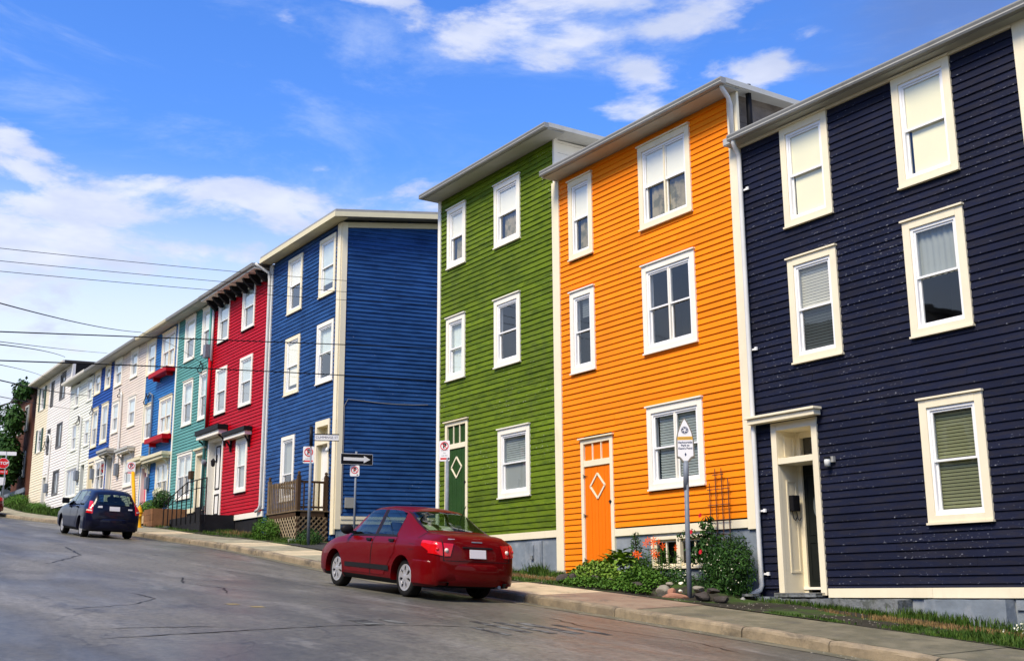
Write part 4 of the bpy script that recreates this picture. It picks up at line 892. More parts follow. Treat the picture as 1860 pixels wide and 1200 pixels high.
# =============================================================== TEAL
WT = [(-45.60, 9.11, -44.30, 10.92), (-43.46, 9.09, -42.36, 10.90), (-45.46, 6.47, -44.24, 8.27), (-43.46, 6.48, -42.40, 8.33), (-45.68, 3.56, -43.88, 5.37)]
DT = [(-43.40, 2.98, -42.30, 5.20)]
ht_ = simple_house(-46.65, -42.14, 3.14, 11.0, 'teal', 'teal clapboard house with a white door beside a double window', WT, DT, side_r='teal')
for i, w_ in enumerate(WT): window(ht_, *w_, casing=.11, ncol=2 if i == 4 else 1, upper=('roll', 'blind_reflw') if i < 2 else ('curt', 'sheer'), lower=('curt', 'blindd') if i < 4 else None, cm='trimw', detail=1)
door_far(ht_, *DT[0], 'doorw', 'trim', panels=None); hood(ht_, -43.5, -42.25, 5.22, 5.36, .14, 'fasciac', 'trim', False)
hboard(ht_, -46.5, -43.45, 2.95, 3.13, 'trim')
mk('downpipe', G().tube([(-42.30, W - .10, 10.9), (-42.30, W - .10, 3.0)], .055, 8), M['teal'], ht_, smooth=True)
mk('mailbox', G().box(-43.85, -43.55, W - .16, W - .03, 4.25, 4.55), M['deckd'], ht_)
mk('meter_box', G().lathe([(0, 0), (.11, 0), (.11, .1), (0, .14)], (-42.25, W - .05, 4.75), (0, -1, 0), 12), M['galv'], ht_)
vboard(ht_, -46.64, -46.48, 3.1, 11.0, 'mint', .04)
# =============================================================== AZURE
WA = [(-50.90, 9.38, -49.62, 10.93), (-48.73, 9.20, -46.86, 10.88), (-50.80, 6.43, -49.63, 8.06), (-48.60, 6.42, -46.84, 8.02), (-48.55, 3.68, -46.78, 5.32)]
DA = [(-50.75, 3.30, -49.72, 5.38)]
ha = simple_house(-51.08, -46.65, 3.25, 11.0, 'azure', 'sky blue house with red flower boxes and a raspberry pink door', WA, DA, side_r='azure', gm='fasciac', roofm='roofg')
for i, w_ in enumerate(WA): window(ha, *w_, casing=.12, ncol=2 if i in (1, 3, 4) else 1, upper=('roll', 'sheer') if i != 4 else ('curt', 'sheer'), lower=('curt', 'sheer') if i in (0, 1, 3) else None, cm='trim', detail=1)
door_far(ha, *DA[0], 'pinkd', 'trimw', glass=True)
hood(ha, -51.75, -49.72, 5.45, 5.72, .42, 'fasciac', 'fasciac'); hood(ha, -49.66, -46.62, 5.36, 5.62, .42, 'fasciac', 'fasciac')
for (a, b_, z) in ((-49.2, -46.7, 8.95), (-49.2, -46.7, 6.14)):
    fb = mk('flower_box', G().box(a, b_, W - .42, W - .03, z + .02, z + .20).box(a + .3, a + .4, W - .3, W - .03, z - .12, z + .019).box(b_ - .4, b_ - .3, W - .3, W - .03, z - .12, z + .019), M['red'], ha)
vboard(ha, -51.07, -50.93, 3.2, 11.0, 'trim', .04)
mk('conduit', G().tube([(-50.3, W - .08, 8.35), (-49.95, W - .1, 8.5), (-49.5, W - .1, 8.35), (-49.5, W - .08, 4.8)], .04, 6), M['galv'], ha)
mk('meter_box', G().box(-49.68, -49.38, W - .18, W - .06, 4.3, 4.8), M['galv'], ha)
# =============================================================== PINK, ROYAL
WP = [(-56.30, 9.68, -55.02, 11.0), (-53.59, 9.68, -52.38, 11.0), (-56.34, 7.42, -55.15, 8.92), (-53.57, 7.40, -52.30, 8.78), (-53.60, 4.67, -52.20, 6.08)]
DP = [(-57.0 + .3, 4.0, -55.55, 6.4)]
hp_ = simple_house(-56.60, -51.08, 3.75, 11.06, 'pink', 'faded pale pink clapboard house with dark hooded doorway', WP, DP, side_r='pink')
for i, w_ in enumerate(WP): window(hp_, *w_, casing=.13, upper=('roll', 'sheer'), lower=('curt', 'blindg'), cm='trimw', detail=1)
door_far(hp_, *DP[0], 'blindd', 'trimw'); hood(hp_, -57.0, -55.2, 6.42, 6.64, .5, 'soffit', 'soffit'); hood(hp_, -54.1, -51.95, 6.2, 6.40, .4, 'soffit', 'trimw')
mk('conduit', G().tube([(-55.05, W - .08, 9.2), (-54.8, W - .1, 9.3), (-54.6, W - .1, 9.1), (-54.55, W - .08, 5.2)], .05, 6), M['pipew'], hp_)
mk('meter_box', G().box(-54.75, -54.4, W - .2, W - .06, 5.3, 5.85), M['galv'], hp_)
WY = [(-60.22, 9.84, -58.98, 11.05), (-58.13, 9.84, -57.10, 11.05), (-60.22, 7.13, -59.02, 9.12), (-58.36, 7.16, -57.08, 9.12), (-58.89, 4.78, -57.0, 6.40)]
DY = [(-60.25, 4.2, -59.2, 6.35)]
hry = simple_house(-60.45, -56.60, 4.15, 11.06, 'royal', 'royal blue narrow house with pale window frames above a cream ground floor', WY, DY, side_r='royal')
for i, w_ in enumerate(WY): window(hry, *w_, casing=.14, ncol=2 if i == 4 else 1, upper=('curt', 'sheer') if i < 4 else None, lower=('curt', 'blindg') if i < 2 else None, cm='trim' if i < 4 else 'trimw', detail=1)
door_far(hry, *DY[0], 'fasciac', 'trim')
mk('cream_panel', G().box(-60.43, -60.26, W - .035, W - .001, 4.15, 6.6).box(-60.43, -56.9, W - .036, W - .001, 6.42, 6.62).box(-59.18, -58.91, W - .035, W - .001, 4.15, 6.42), M["creamy"], hry)
mk('meter_box', G().box(-59.2, -58.9, W - .2, W - .06, 5.5, 6.0), M["galv"], hry)
# =============================================================== MINT, WHITE, CREAM
WM = [(-64.45, 9.77, -63.45, 11.0), (-61.76, 9.72, -60.65, 11.0), (-64.50, 7.40, -63.35, 8.85), (-61.73, 7.38, -60.70, 8.79), (-65.07, 4.93, -62.63, 6.52)]
DM = [(-61.95, 4.6, -60.95, 6.55)]
hm = simple_house(-65.45, -60.45, 4.45, 11.1, 'mint', 'pale mint house with a wide picture window at street level', WM, DM, side_r='mint', gm='trimw')
for i, w_ in enumerate(WM): window(hm, *w_, casing=.08, ncol=3 if i == 4 else 1, nrow=1 if i == 4 else 2, upper=('roll', 'sheer') if i in (0, 1, 3) else ('curt', 'blindg'), lower=('curt', 'blindg'), cm='mint', cap=False, detail=1)
door_far(hm, *DM[0], 'blindd', 'mint')
mk('conduit', G().tube([(-63.0, W - .08, 8.9), (-62.7, W - .1, 9.15), (-62.3, W - .1, 9.0), (-62.3, W - .08, 5.6)], .05, 6), M['pipew'], hm); mk('meter_box', G().box(-62.55, -62.1, W - .22, W - .06, 5.7, 6.2), M['galv'], hm)
WW = [(-68.29, 10.70, -66.99, 12.2), (-70.62, 10.66, -69.85, 12.15), (-68.27, 7.93, -66.91, 9.38), (-70.65, 7.89, -69.86, 9.32), (-68.29, 5.32, -66.79, 6.68)]
DW = [(-71.0, 4.55, -69.95, 6.65)]
hw = simple_house(-71.2, -65.45, 4.6, 12.45, 'whitepink', 'off-white sided house with tall grey triple windows, higher than its mint neighbour', WW, DW, side_r='black', gm='trimw', ov=.5)
M['framegrey'] = mat('frame_grey', (.16, .16, .16), .5, .1)
for i, w_ in enumerate(WW): window(hw, *w_, casing=.05, ncol=3 if i in (0, 2, 4) else 1, nrow=1, upper=('curt', 'blindg'), cm='framegrey', sash='framegrey', cap=False, sill=False, detail=1)
door_far(hw, *DW[0], 'blindg', 'trimw')
vboard(hw, -65.75, -65.47, 10.9, 12.4, 'trimw', .05)
mk('conduit', G().tube([(-70.6, W - .08, 8.6), (-70.2, W - .1, 9.0), (-69.7, W - .1, 8.9), (-69.5, W - .08, 8.6), (-69.5, W - .08, 6.)], .05, 6), M['pipew'], hw); mk('meter_box', G().box(-69.8, -69.3, W - .2, W - .06, 5.6, 6.1), M['galv'], hw)
WC = [(-73.45, 10.77, -72.35, 12.19), (-73.40, 8.22, -72.30, 9.63)]
hc = simple_house(-74.65, -71.2, 5.0, 12.45, 'creamy', 'butter cream narrow end house with dark green shutters', WC, (), side_r='creamy', gm='trimw', ov=.5)
M['shutter'] = mat('shutter_green', (.02, .06, .045), .5, .1)
for w_ in WC:
    wn = window(hc, *w_, casing=.09, upper=None, lower=None, cm='trimw', cap=False, detail=1)
    for (a, b_) in ((w_[0] - .38, w_[0] - .01), (w_[2] + .01, w_[2] + .38)): mk('shutter', G().box(a, b_, W - .065, W - .027, w_[1] + .02, w_[3] - .02), M['shutter'], wn)
# brown brick house beyond, overgrown
hbk = empty('brick_house', (-80, W + .4, 5.4), 'old dark brown house overgrown with creeper beyond the cream end house', 'house')
bh = G().box(-82.5, -76.0, W + .3, W + 8, 4.4, 12.6); mk('wall', bh, M['brickr'], hbk)
mk('roof', G().box(-83.0, -75.6, W - .1, W + 8.4, 12.6, 12.8), M['roofd'], hbk)
for (a, z) in ((-81.6, 10.2), (-79.4, 10.2), (-81.6, 7.2), (-79.4, 7.2)):
    wn = mk('window', G().ring(a, a + 1.1, z, z + 1.7, .12, W + .22, W + .36), M['soffit'], hbk); mk('pane', G().box(a + .12, a + .98, W + .27, W + .29, z + .12, z + 1.58), M['blackg'], wn)
shd = empty('shed', (-96, 20, 7), 'low dark clad building behind the stop sign at the top of the street', 'building')
mk('wall', G().box(-104, -88, 17.5, 28, 5.0, 10.4), M['darkshed'], shd); mk('roof', G().box(-104.4, -87.6, 17.1, 28.4, 10.4, 10.62), M['roofd'], shd)
for i in range(6): mk('window', G().box(-103 + i * 2.4, -101.8 + i * 2.4, 17.44, 17.49, 8.6, 9.6), M['blindd'], shd)
gr_ = empty('guard_rail', (-82, 13.2, 6.), 'low grey guard rail along the grass at the end of the row', 'guard rail')
mk('rail', G().box(-88, -75.4, 14.0, 14.06, 6.05, 6.33), M['galv'], gr_)
for i in range(6): mk('post', G().box(-87.6 + i * 2.3, -87.45 + i * 2.3, 14.07, 14.2, 4.9, 6.3), M['galv'], gr_)

# the row across the street, behind the photographer (it shades the low sky and shows in the panes)
OPP = [(-64, -52, 8.6, 'creamy'), (-50, -39, 8.2, 'teal'), (-38.6, -27, 8.8, 'cedar'), (-26.6, -15.5, 8.4, 'grey'), (-15, -4, 9.0, 'brickr'), (-3.6, 8, 8.3, 'pink'), (8.4, 22, 8.6, 'grey')]
for (a, b_, hh, mm), lab in zip(OPP, ('cream', 'teal', 'grey weathered', 'slate grey', 'brown', 'faded pink', 'dull grey')):
    zb_ = g((a + b_) / 2); h = empty('opposite_house', ((a + b_) / 2, -7.5, zb_), lab + ' house across the street behind the photographer', 'house', 'houses across the street')
    mk('wall', G().box(a, b_, -16, -7.5, zb_ - 2, zb_ + hh), M[mm], h)
    mk('roof', G().box(a - .2, b_ + .2, -16.2, -7.1, zb_ + hh + .002, zb_ + hh + .25), M['roofd'], h)
    n = int((b_ - a) / 2.4)
    for i in range(n):
        for z in (1.0, 3.8, 6.4):
            xx = a + .8 + i * 2.4; wn = mk('window', G().box(xx, xx + 1.1, -7.5, -7.44, zb_ + z, zb_ + z + 1.6), M['trimw'], h); mk('pane', G().box(xx + .12, xx + .98, -7.44, -7.43, zb_ + z + .12, zb_ + z + 1.48), M['blackg'], wn)

# ------------------------------------------------------------------ steps and railings below the red door, planter
stp = empty('front_steps', (-40.8, 13.4, 2.2), 'dark stone steps and landing below the red house door', 'steps')
mk('landing', G().box(-42.3, -38.9, 12.95, W - .02, 1.6, 2.60), M['blackf'], stp)
for i in range(3): mk('step', G().box(-42.9 - .35 * i + .6, -42.3 - .35 * i + .0 + .3, 12.95, W - .3, 1.8, 2.60 - .17 * (i + 1)), M['stoned'] if i else M['blackf'], stp)
mk('tread_stone', G().box(-43.2, -42.2, 12.85, 13.6, 2.18, 2.36), M['greyrough'], stp)
rl = empty('stair_railing', (-40.6, 12.95, 2.6), 'thin black metal railing along the stone steps', 'railing')
xs_ = [-43.0 + i * .52 for i in range(10)]
for i, xx in enumerate(xs_):
    zt_ = 2.9 + min(i, 5) * .11; zb_ = 2.35 + min(i, 3) * .08; mk('baluster', G().tube([(xx, 12.93, zb_ - .25), (xx, 12.93, zt_ + .35)], .022, 6), M['black'], rl)
mk('top_rail', G().tube([(xs_[0], 12.93, 3.25), (xs_[5], 12.93, 3.80), (xs_[9], 12.93, 3.80)], .02, 6), M['black'], rl); mk('middle_rail', G().tube([(xs_[0], 12.93, 3.0), (xs_[5], 12.93, 3.5), (xs_[9], 12.93, 3.5)], .015, 6), M['black'], rl)
plr = empty('planter_box', (-45.2, 13.0, 2.7), 'stepped wooden planter full of green plants beside the sky blue house', 'planter')
for i, (a, b_, z0_, z1_) in enumerate(((-46.3, -44.4, 2.55, 3.0), (-44.38, -43.3, 2.40, 3.06))):
    n = 3
    for k in range(n): hh = (z1_ - z0_) / n; mk('plank', G().box(a, b_, 12.6, 12.66, z0_ + k * hh + .004, z0_ + (k + 1) * hh - .004), M['plywood'] if i == 0 and k < 2 else M['planter'], plr)
mk('side_panel', G().box(-43.36, -43.3, 12.661, 13.9, 2.3, 3.06), M['planter'], plr); mk('side_panel', G().box(-46.3, -46.24, 12.661, 13.9, 2.55, 3.0), M['planter'], plr); mk('soil', G().box(-46.2, -43.4, 12.7, 13.9, 2.3, 2.95), M['dirt'], plr)

# ------------------------------------------------------------------ cars
def lerp(a, b, t): return a + (b - a) * t
def crom(keys, x):
    n = len(keys)
    if x <= keys[0][0]: return list(keys[0][1])
    if x >= keys[-1][0]: return list(keys[-1][1])
    for i in range(n - 1):
        if x <= keys[i + 1][0]: break
    x0, x1 = keys[i][0], keys[i + 1][0]; t = (x - x0) / (x1 - x0); out = []
    for k in range(len(keys[i][1])):
        p1, p2 = keys[i][1][k], keys[i + 1][1][k]
        m1 = (p2 - keys[i - 1][1][k]) / (x1 - keys[i - 1][0]) if i > 0 else (p2 - p1) / (x1 - x0)
        m2 = (keys[i + 2][1][k] - p1) / (keys[i + 2][0] - x0) if i + 2 < n else (p2 - p1) / (x1 - x0)
        s_ = (p2 - p1) / (x1 - x0)
        if s_ * m1 <= 0: m1 = 0
        elif abs(m1) > 2.5 * abs(s_): m1 = 2.5 * s_
        if s_ * m2 <= 0: m2 = 0
        elif abs(m2) > 2.5 * abs(s_): m2 = 2.5 * s_
        h = x1 - x0; t2 = t * t; t3 = t2 * t
        out.append((2 * t3 - 3 * t2 + 1) * p1 + (t3 - 2 * t2 + t) * h * m1 + (-2 * t3 + 3 * t2) * p2 + (t3 - t2) * h * m2)
    return out
def carbody(keys, name, label, cat, mtx, paint, wheels, wr, tw, spec):
    """keys: x -> (zb, w, zsh, ysh, zt, yt, zte); x runs from the tail (0) to the nose"""
    root = empty(name, (0, 0, 0), label, cat, rot=mtx)
    def sec(x):
        zb, w_, zsh, ysh, zt, yt, zte = crom(keys, x)
        return [(0, zb), (w_ * .72, zb), (w_ - .07, zb + .01), (w_ - .015, zb + .09), (w_ - .004, lerp(zb, zsh, .38)), (w_, lerp(zb, zsh, .60)), (w_ - .008, lerp(zb, zsh, .80)), (ysh + (w_ - ysh) * .5, zsh - .035), (ysh, zsh), (lerp(ysh, yt, .35), lerp(zsh, zte, .35) + .0), (lerp(ysh, yt, .7), lerp(zsh, zte, .70)), (lerp(ysh, yt, .95) , lerp(zsh, zte, .95)), (yt * .90, lerp(zte, zt, .35)), (yt * .55, lerp(zte, zt, .8)), (0, zt)]
    NS = 15
    def S(x, v, s=1, off=0.):        # v in 0..14
        pts = sec(x); i = min(int(v), NS - 2); t = v - i
        y = lerp(pts[i][0], pts[i + 1][0], t); z = lerp(pts[i][1], pts[i + 1][1], t)
        if off:
            i0, i1 = max(0, i), min(NS - 1, i + 1); dy = pts[i1][0] - pts[i0][0]; dz = pts[i1][1] - pts[i0][1]; L_ = math.hypot(dy, dz) or 1
            y += dz / L_ * off; z += -dy / L_ * off if dy < 0 else -dy / L_ * off
        return (x, y * s, z)
    L0, L1 = keys[0][0], keys[-1][0]
    xs = [L0 + (L1 - L0) * i / 110 for i in range(111)]
    gb = G(); n = 2 * NS - 2
    for x in xs:
        p = sec(x); ring = [(x, -y, z) for (y, z) in p] + [(x, y, z) for (y, z) in reversed(p[1:-1])]
        gb.v += ring
    for i in range(len(xs) - 1):
        for k in range(n): gb.f.append((i * n + k, i * n + (k + 1) % n, (i + 1) * n + (k + 1) % n, (i + 1) * n + k)); gb.m.append(0)
    gb.f.append(tuple(reversed(range(n)))); gb.m.append(0); gb.f.append(tuple(range((len(xs) - 1) * n, len(xs) * n))); gb.m.append(0)
    body = fix_normals(mk('body', gb, [paint, M['under']], root, local=True))
    # wheel arches
    cutters = []
    for (wx, half) in wheels:
        cg = G().lathe([(0, -1.2), (wr + .055, -1.2), (wr + .055, 1.2), (0, 1.2)], (wx, 0, wr), (0, 1, 0), 40)
        co = fix_normals(mk('cut', cg, M['under'], None, local=True)); co.matrix_world = mtx; cutters.append(co)
        # keep the middle of the car
        md = body.modifiers.new('b', 'BOOLEAN'); md.operation = 'DIFFERENCE'; md.object = co; md.solver = 'EXACT'
    bpy.context.view_layer.update()
    dg_ = bpy.context.evaluated_depsgraph_get(); me = bpy.data.meshes.new_from_object(body.evaluated_get(dg_))
    body.modifiers.clear(); old = body.data; body.data = me
    for co in cutters: bpy.data.objects.remove(co)
    me.materials.clear(); me.materials.append(paint); me.materials.append(M['under'])
    for p in me.polygons:
        c = p.center; inarch = any(math.hypot(c.x - wx, c.z - wr) < wr + .052 for wx, _ in wheels); p.material_index = 1 if (inarch or c.z < spec['zunder']) else 0
        p.use_smooth = not inarch
    me.set_sharp_from_angle(angle=R(38))
    def vof(x, y, z):
        p = sec(x); best = (9, 0)
        for i in range(len(p) - 1):
            a = Vector(p[i]); b_ = Vector(p[i + 1]); d = b_ - a; t = max(0, min(1, (Vector((abs(y), z)) - a).dot(d) / max(d.length_squared, 1e-9))); q = (a + d * t - Vector((abs(y), z))).length
            if q < best[0]: best = (q, i + t)
        return best[1]
    bm = bmesh.new(); bm.from_mesh(me); kill = []
    for f in bm.faces:
        c = f.calc_center_median()
        if c.z < .85: continue
        v = vof(c.x, c.y, c.z)
        if any(x0 < c.x < x1 and va < v < (vb(c.x) if callable(vb) else vb) for (x0, x1, va, vb) in spec['holes']) or ('hyz' in spec and spec['hyz'](c)): kill.append(f)
    bmesh.ops.delete(bm, geom=kill, context='FACES'); bm.to_mesh(me); bm.free()
    mk('arch_liner', G().box(min(w_[0] for w_ in wheels) - wr - .1, max(w_[0] for w_ in wheels) + wr + .1, -.60, .60, spec['zunder'] + .02, .62), M['under'], root, local=True)
    def patch(nm, par, m, x0, x1, va, vb, s=1, off=.004, nu=14, nv=6, both=False, sm=True):
        gg = G(); fa = va if callable(va) else (lambda x: va); fb = vb if callable(vb) else (lambda x: vb)
        sides = (1, -1) if both else (s,)
        for q in sides: gg.grid(nu, nv, lambda u, t: S(lerp(x0, x1, u), lerp(fa(lerp(x0, x1, u)), fb(lerp(x0, x1, u)), t), q, off), flip=(q < 0))
        return mk(nm, gg, m, par, smooth=sm, local=True)
    root['_S'] = 0
    del root['_S']
    # wheels
    for (wx, half) in wheels:
        for s in (1, -1):
            wh = empty('wheel', (0, 0, 0)); wh.parent = root; y = s * half
            mk('tyre', G().lathe([(wr * .70, -tw), (wr * .82, -tw * 1.04), (wr * .95, -tw * .98), (wr, -tw * .7), (wr, tw * .7), (wr * .95, tw * .98), (wr * .82, tw * 1.04), (wr * .70, tw)], (wx, y - s * tw, wr), (0, s, 0), 40), M['tyre'], wh, smooth=True, local=True)
            mk('rim', G().lathe([(0, tw * .35), (wr * .71, tw * .45), (wr * .71, tw * .9)], (wx, y - s * tw, wr), (0, s, 0), 32), M['under'], wh, local=True)
            hc_ = G(); o_ = Vector((wx, y - s * tw, wr)); ax = Vector((0, s, 0)); u = Vector((1, 0, 0)); v = Vector((0, 0, 1))
            hc_.lathe([(wr * .68, tw * .80), (wr * .72, tw * .97), (wr * .68, tw * 1.05), (wr * .60, tw * 1.0), (wr * .60, tw * .7)], o_, ax, 40)
            hc_.lathe([(wr * .20, tw * .75), (wr * .19, tw * 1.06), (wr * .10, tw * 1.14), (0, tw * 1.15)], o_, ax, 24)
            ns = spec.get('spokes', 7)
            for k in range(ns):
                a = 2 * math.pi * (k + .25) / ns; d1 = u * math.cos(a) + v * math.sin(a); d2 = -u * math.sin(a) + v * math.cos(a)
                for (r0, r1, w0, w1) in ((wr * .16, wr * .42, wr * .085, wr * .095), (wr * .42, wr * .63, wr * .095, wr * .235)):
                    q = [o_ + d1 * r0 + d2 * w0 + ax * tw * 1.05, o_ + d1 * r0 - d2 * w0 + ax * tw * 1.05, o_ + d1 * r1 - d2 * w1 + ax * tw * 1.02, o_ + d1 * r1 + d2 * w1 + ax * tw * 1.02]
                    q2 = [p - ax * tw * .3 for p in q]; hc_.add(q + q2, [(0, 1, 2, 3), (0, 4, 5, 1), (1, 5, 6, 2), (2, 6, 7, 3), (3, 7, 4, 0)])
            mk('hubcap', hc_, M['hub'], wh, local=True)
    return root, S, patch, sec
def car_mtx(rl, fwd, left, xr):
    f = Vector(fwd).normalized(); l = Vector(left); l = (l - f * l.dot(f)).normalized(); u = f.cross(l)
    return f, l, u
# ---- red saloon
def place(rl_contact, fwd, left, xrear, half):
    f, l, u = car_mtx(rl_contact, fwd, left, xrear)
    o_ = Vector(rl_contact) - f * xrear - l * half
    return Matrix(((f.x, l.x, u.x, o_.x), (f.y, l.y, u.y, o_.y), (f.z, l.z, u.z, o_.z), (0, 0, 0, 1)))
def sedan(mt_, name, label, paint, full=True):
    K = [(0.0, (.34, .50, .62, .42, .66, .32, .65)), (.05, (.27, .66, .80, .58, .90, .44, .885)), (.12, (.22, .745, .90, .68, 1.0, .52, .99)), (.30, (.20, .815, .935, .745, 1.045, .57, 1.025)),
         (.62, (.19, .85, .94, .78, 1.06, .60, 1.045)), (1.02, (.18, .85, .94, .775, 1.22, .585, 1.19)), (1.40, (.18, .85, .94, .77, 1.41, .555, 1.365)), (1.85, (.18, .85, .935, .77, 1.475, .555, 1.415)), (2.35, (.18, .85, .925, .77, 1.48, .56, 1.415)), (2.75, (.18, .85, .915, .77, 1.40, .565, 1.35)),
         (3.15, (.18, .85, .905, .77, 1.16, .60, 1.12)), (3.48, (.18, .85, .89, .76, .96, .64, .93)), (3.80, (.18, .845, .85, .74, .91, .60, .88)), (4.15, (.19, .81, .76, .69, .82, .54, .79)), (4.40, (.22, .72, .64, .60, .68, .44, .66)), (4.52, (.28, .55, .50, .46, .54, .34, .52))]
    wheels = [(1.0, .755), (3.60, .755)]; wr = .305; tw = .095
    root, S, patch, sec = carbody(K, name, label, 'car', mt_, paint, wheels, wr, tw, dict(zunder=.235, spokes=7, holes=[(2.16, 3.06, 8.25, lambda x: 11.05 - max(0, (x - 2.70)) * 7.0), (1.40, 2.04, 8.2, lambda x: 11.05 - max(0, (1.55 - x)) * 3.5), (.74, 1.34, 11.8, 15), (2.64, 3.40, 11.8, 15)]))
    # glass: side windows
    for s in (1, -1):
        d1 = patch('front_door', root, paint, 2.12, 3.12, lambda x: 3.2, lambda x: 7.95, s, .006, 12, 8)
        d2 = patch('rear_door', root, paint, 1.28, 2.09, lambda x: 3.2 + max(0, (1.62 - x)) * 6.5, lambda x: 7.95, s, .006, 12, 8)
        for d, hx in ((d1, 2.25), (d2, 1.42)):
            p = S(hx, 6.8, s, .02); mk('door_handle', G().box(hx - .08, hx + .08, min(p[1], p[1] - .03 * s), max(p[1], p[1] + .015 * s), p[2] - .02, p[2] + .022), M['plastic'], d, local=True, bevel=.006)
        patch('door_seam', root, M['plastic'], 2.09, 2.12, 3.1, 7.95, s, .002, 2, 10)
        patch('side_moulding', root, M['plastic'], 1.42, 3.10, 3.62, 4.02, s, .016, 20, 2)
        patch('side_window', root, M['carglass'], 2.16, 3.06, lambda x: 8.25, lambda x: 11.1 - max(0, (x - 2.70)) * 7.0, s, .006, 16, 6)
        patch('side_window', root, M['carglass'], 1.38, 2.05, lambda x: 8.25, lambda x: 11.1 - max(0, (1.55 - x)) * 3.5, s, .006, 14, 6)
        patch('window_frame', root, M['plastic'], 2.06, 2.15, 8.2, 11.1, s, .004, 2, 6)
        patch('window_frame', root, M['plastic'], 1.34, 3.12, 8.02, 8.24, s, .007, 16, 2)
        mr = S(3.02, 8.6, s, .0); mm_ = G().lathe([(0, 0), (.055, .0), (.085, .03), (.09, .07), (.07, .10), (0, .11)], (mr[0] - .03, mr[1] + .15 * s, mr[2] + .05), (1, 0, 0), 14); mm_.v = [(v[0], mr[1] + .15 * s + (v[1] - mr[1] - .15 * s) * 1.35, v[2]) for v in mm_.v]
        mo = mk('mirror', mm_, M['plastic'], root, smooth=True, local=True); mk('mirror_arm', G().box(mr[0] - .03, mr[0] + .05, min(mr[1] - .05 * s, mr[1] + .12 * s), max(mr[1] - .05 * s, mr[1] + .12 * s), mr[2] - .02, mr[2] + .03), M['plastic'], mo, local=True)
    # rear glass, windscreen
    patch('rear_window', root, M['carglass'], .70, 1.36, 11.75, 14., both=True, off=.006, nu=14, nv=8)
    patch('rear_window_frame', root, M['plastic'], .655, 1.42, 11.45, 11.72, both=True, off=.005, nu=14, nv=2)
    patch('windscreen', root, M['carglass'], 2.62, 3.42, 11.75, 14., both=True, off=.006, nu=14, nv=8)
    return root, S, patch, sec
def rear_tools(root, sec, x1=.95):
    def ymax(x, z):
        p = sec(x); best = -1
        for i in range(len(p) - 1):
            (ya, za), (yb, zb) = p[i], p[i + 1]
            if (za - z) * (zb - z) <= 0 and abs(zb - za) > 1e-6: best = max(best, ya + (yb - ya) * (z - za) / (zb - za))
        return best
    def XR(y, z):
        y = abs(y); x = 0.; prev = 0.
        while x < x1 and ymax(x, z) < y: prev = x; x += .02
        if x == 0.: return 0.
        lo, hi = prev, x
        for _ in range(8):
            mid_ = (lo + hi) / 2
            if ymax(mid_, z) < y: lo = mid_
            else: hi = mid_
        return hi
    def rpatch(nm, m, quad, off=.010, n=8, par=None, bend=None):
        (a, b_, c, d) = [Vector((q[0], q[1])) for q in quad]    # (y,z): bottom inner, bottom outer, top outer, top inner
        gg = G()
        def f(u, v):
            p = (a * (1 - u) + b_ * u) * (1 - v) + (d * (1 - u) + c * u) * v; x = XR(p.x, p.y); return (x - off, p.x * (1 + off * .6), p.y)
        gg.grid(n, n, f)
        # skirt so that the patch has thickness
        def edge(pts): 
            k = len(gg.v); m_ = len(pts)
            for q in pts: gg.v.append(q); 
            for q in pts: gg.v.append((q[0] + off * 1.2, q[1] * (1 - off * .6), q[2]))
            for i in range(m_ - 1): gg.f.append((k + i, k + i + 1, k + m_ + i + 1, k + m_ + i)); gg.m.append(0)
        T = [i / n for i in range(n + 1)]
        edge([f(t, 0) for t in T]); edge([f(1, t) for t in T]); edge([f(1 - t, 1) for t in T]); edge([f(0, 1 - t) for t in T])
        return fix_normals(mk(nm, gg, m, par or root, smooth=False, local=True))
    return XR, rpatch
def lampball(par, XR, y, z, r, m, nm='reflector'):
    x = XR(y, z); return mk(nm, G().lathe([(0, .028), (r * .6, .024), (r, .008), (r * 1.05, 0)], (x - .004, y, z), (-1, 0, 0), 20), m, par, smooth=True, local=True)

# red saloon
mt_ = place((-16.90, 9.06, road(-16.9, 9.06)), (-2.6, .0, road(-19.5, 9.06) - road(-16.9, 9.06)), (-.0, -1.47, road(-16.9, 9.06) - road(-16.9, 10.53)), 1.0, .755)
car, S, patch, sec = sedan(mt_, 'parked_car', 'shiny dark red four-door saloon parked at the kerb in front of the green house', M['carred'])
XR, rp = rear_tools(car, sec)
for s in (1, -1):
    tl = rp('tail_lamp', M['lampr'], ((.50 * s, .70), (.60 * s, .695), (.605 * s, .90), (.44 * s, .895)), .010)
    t2 = rp('tail_lamp', M['lampr'], ((.625 * s, .70), (.795 * s, .73), (.77 * s, .925), (.63 * s, .905)), .012)
    patch('tail_lamp_side', car, M['lampr'], .19, .42, lambda x: 5.75 + (x - .19) * 3.0, lambda x: 7.6 - (x - .19) * .8, s, .012, 8, 6)
    lampball(tl, XR, .565 * s, .785, .036, M['lampc']); lampball(t2, XR, .70 * s, .80, .030, M['lampr'])
    rp('mud_flap', M['under'], ((.60 * s, .16), (.80 * s, .16), (.80 * s, .30), (.60 * s, .30)), -.55, 2)
rp('boot_lid_seam', M['plastic'], ((-.615, .625), (.615, .625), (.615, .633), (-.615, .633)), .003, 12)
for s in (1, -1): rp('boot_lid_seam', M['plastic'], ((.608 * s, .63), (.618 * s, .63), (.622 * s, .985), (.612 * s, .985)), .003, 10)
patch('fuel_flap_seam', car, M['plastic'], .62, .80, 6.55, 6.59, 1, .003, 6, 1); patch('fuel_flap_seam', car, M['plastic'], .62, .80, 5.85, 5.89, 1, .003, 6, 1)
patch('boot_gap', car, M['plastic'], .615, .635, 8.2, 14, both=True, off=.003, nu=1, nv=10)
patch('roof_seam', car, M['plastic'], 1.45, 2.60, 11.62, 11.72, both=True, off=.003, nu=16, nv=1)
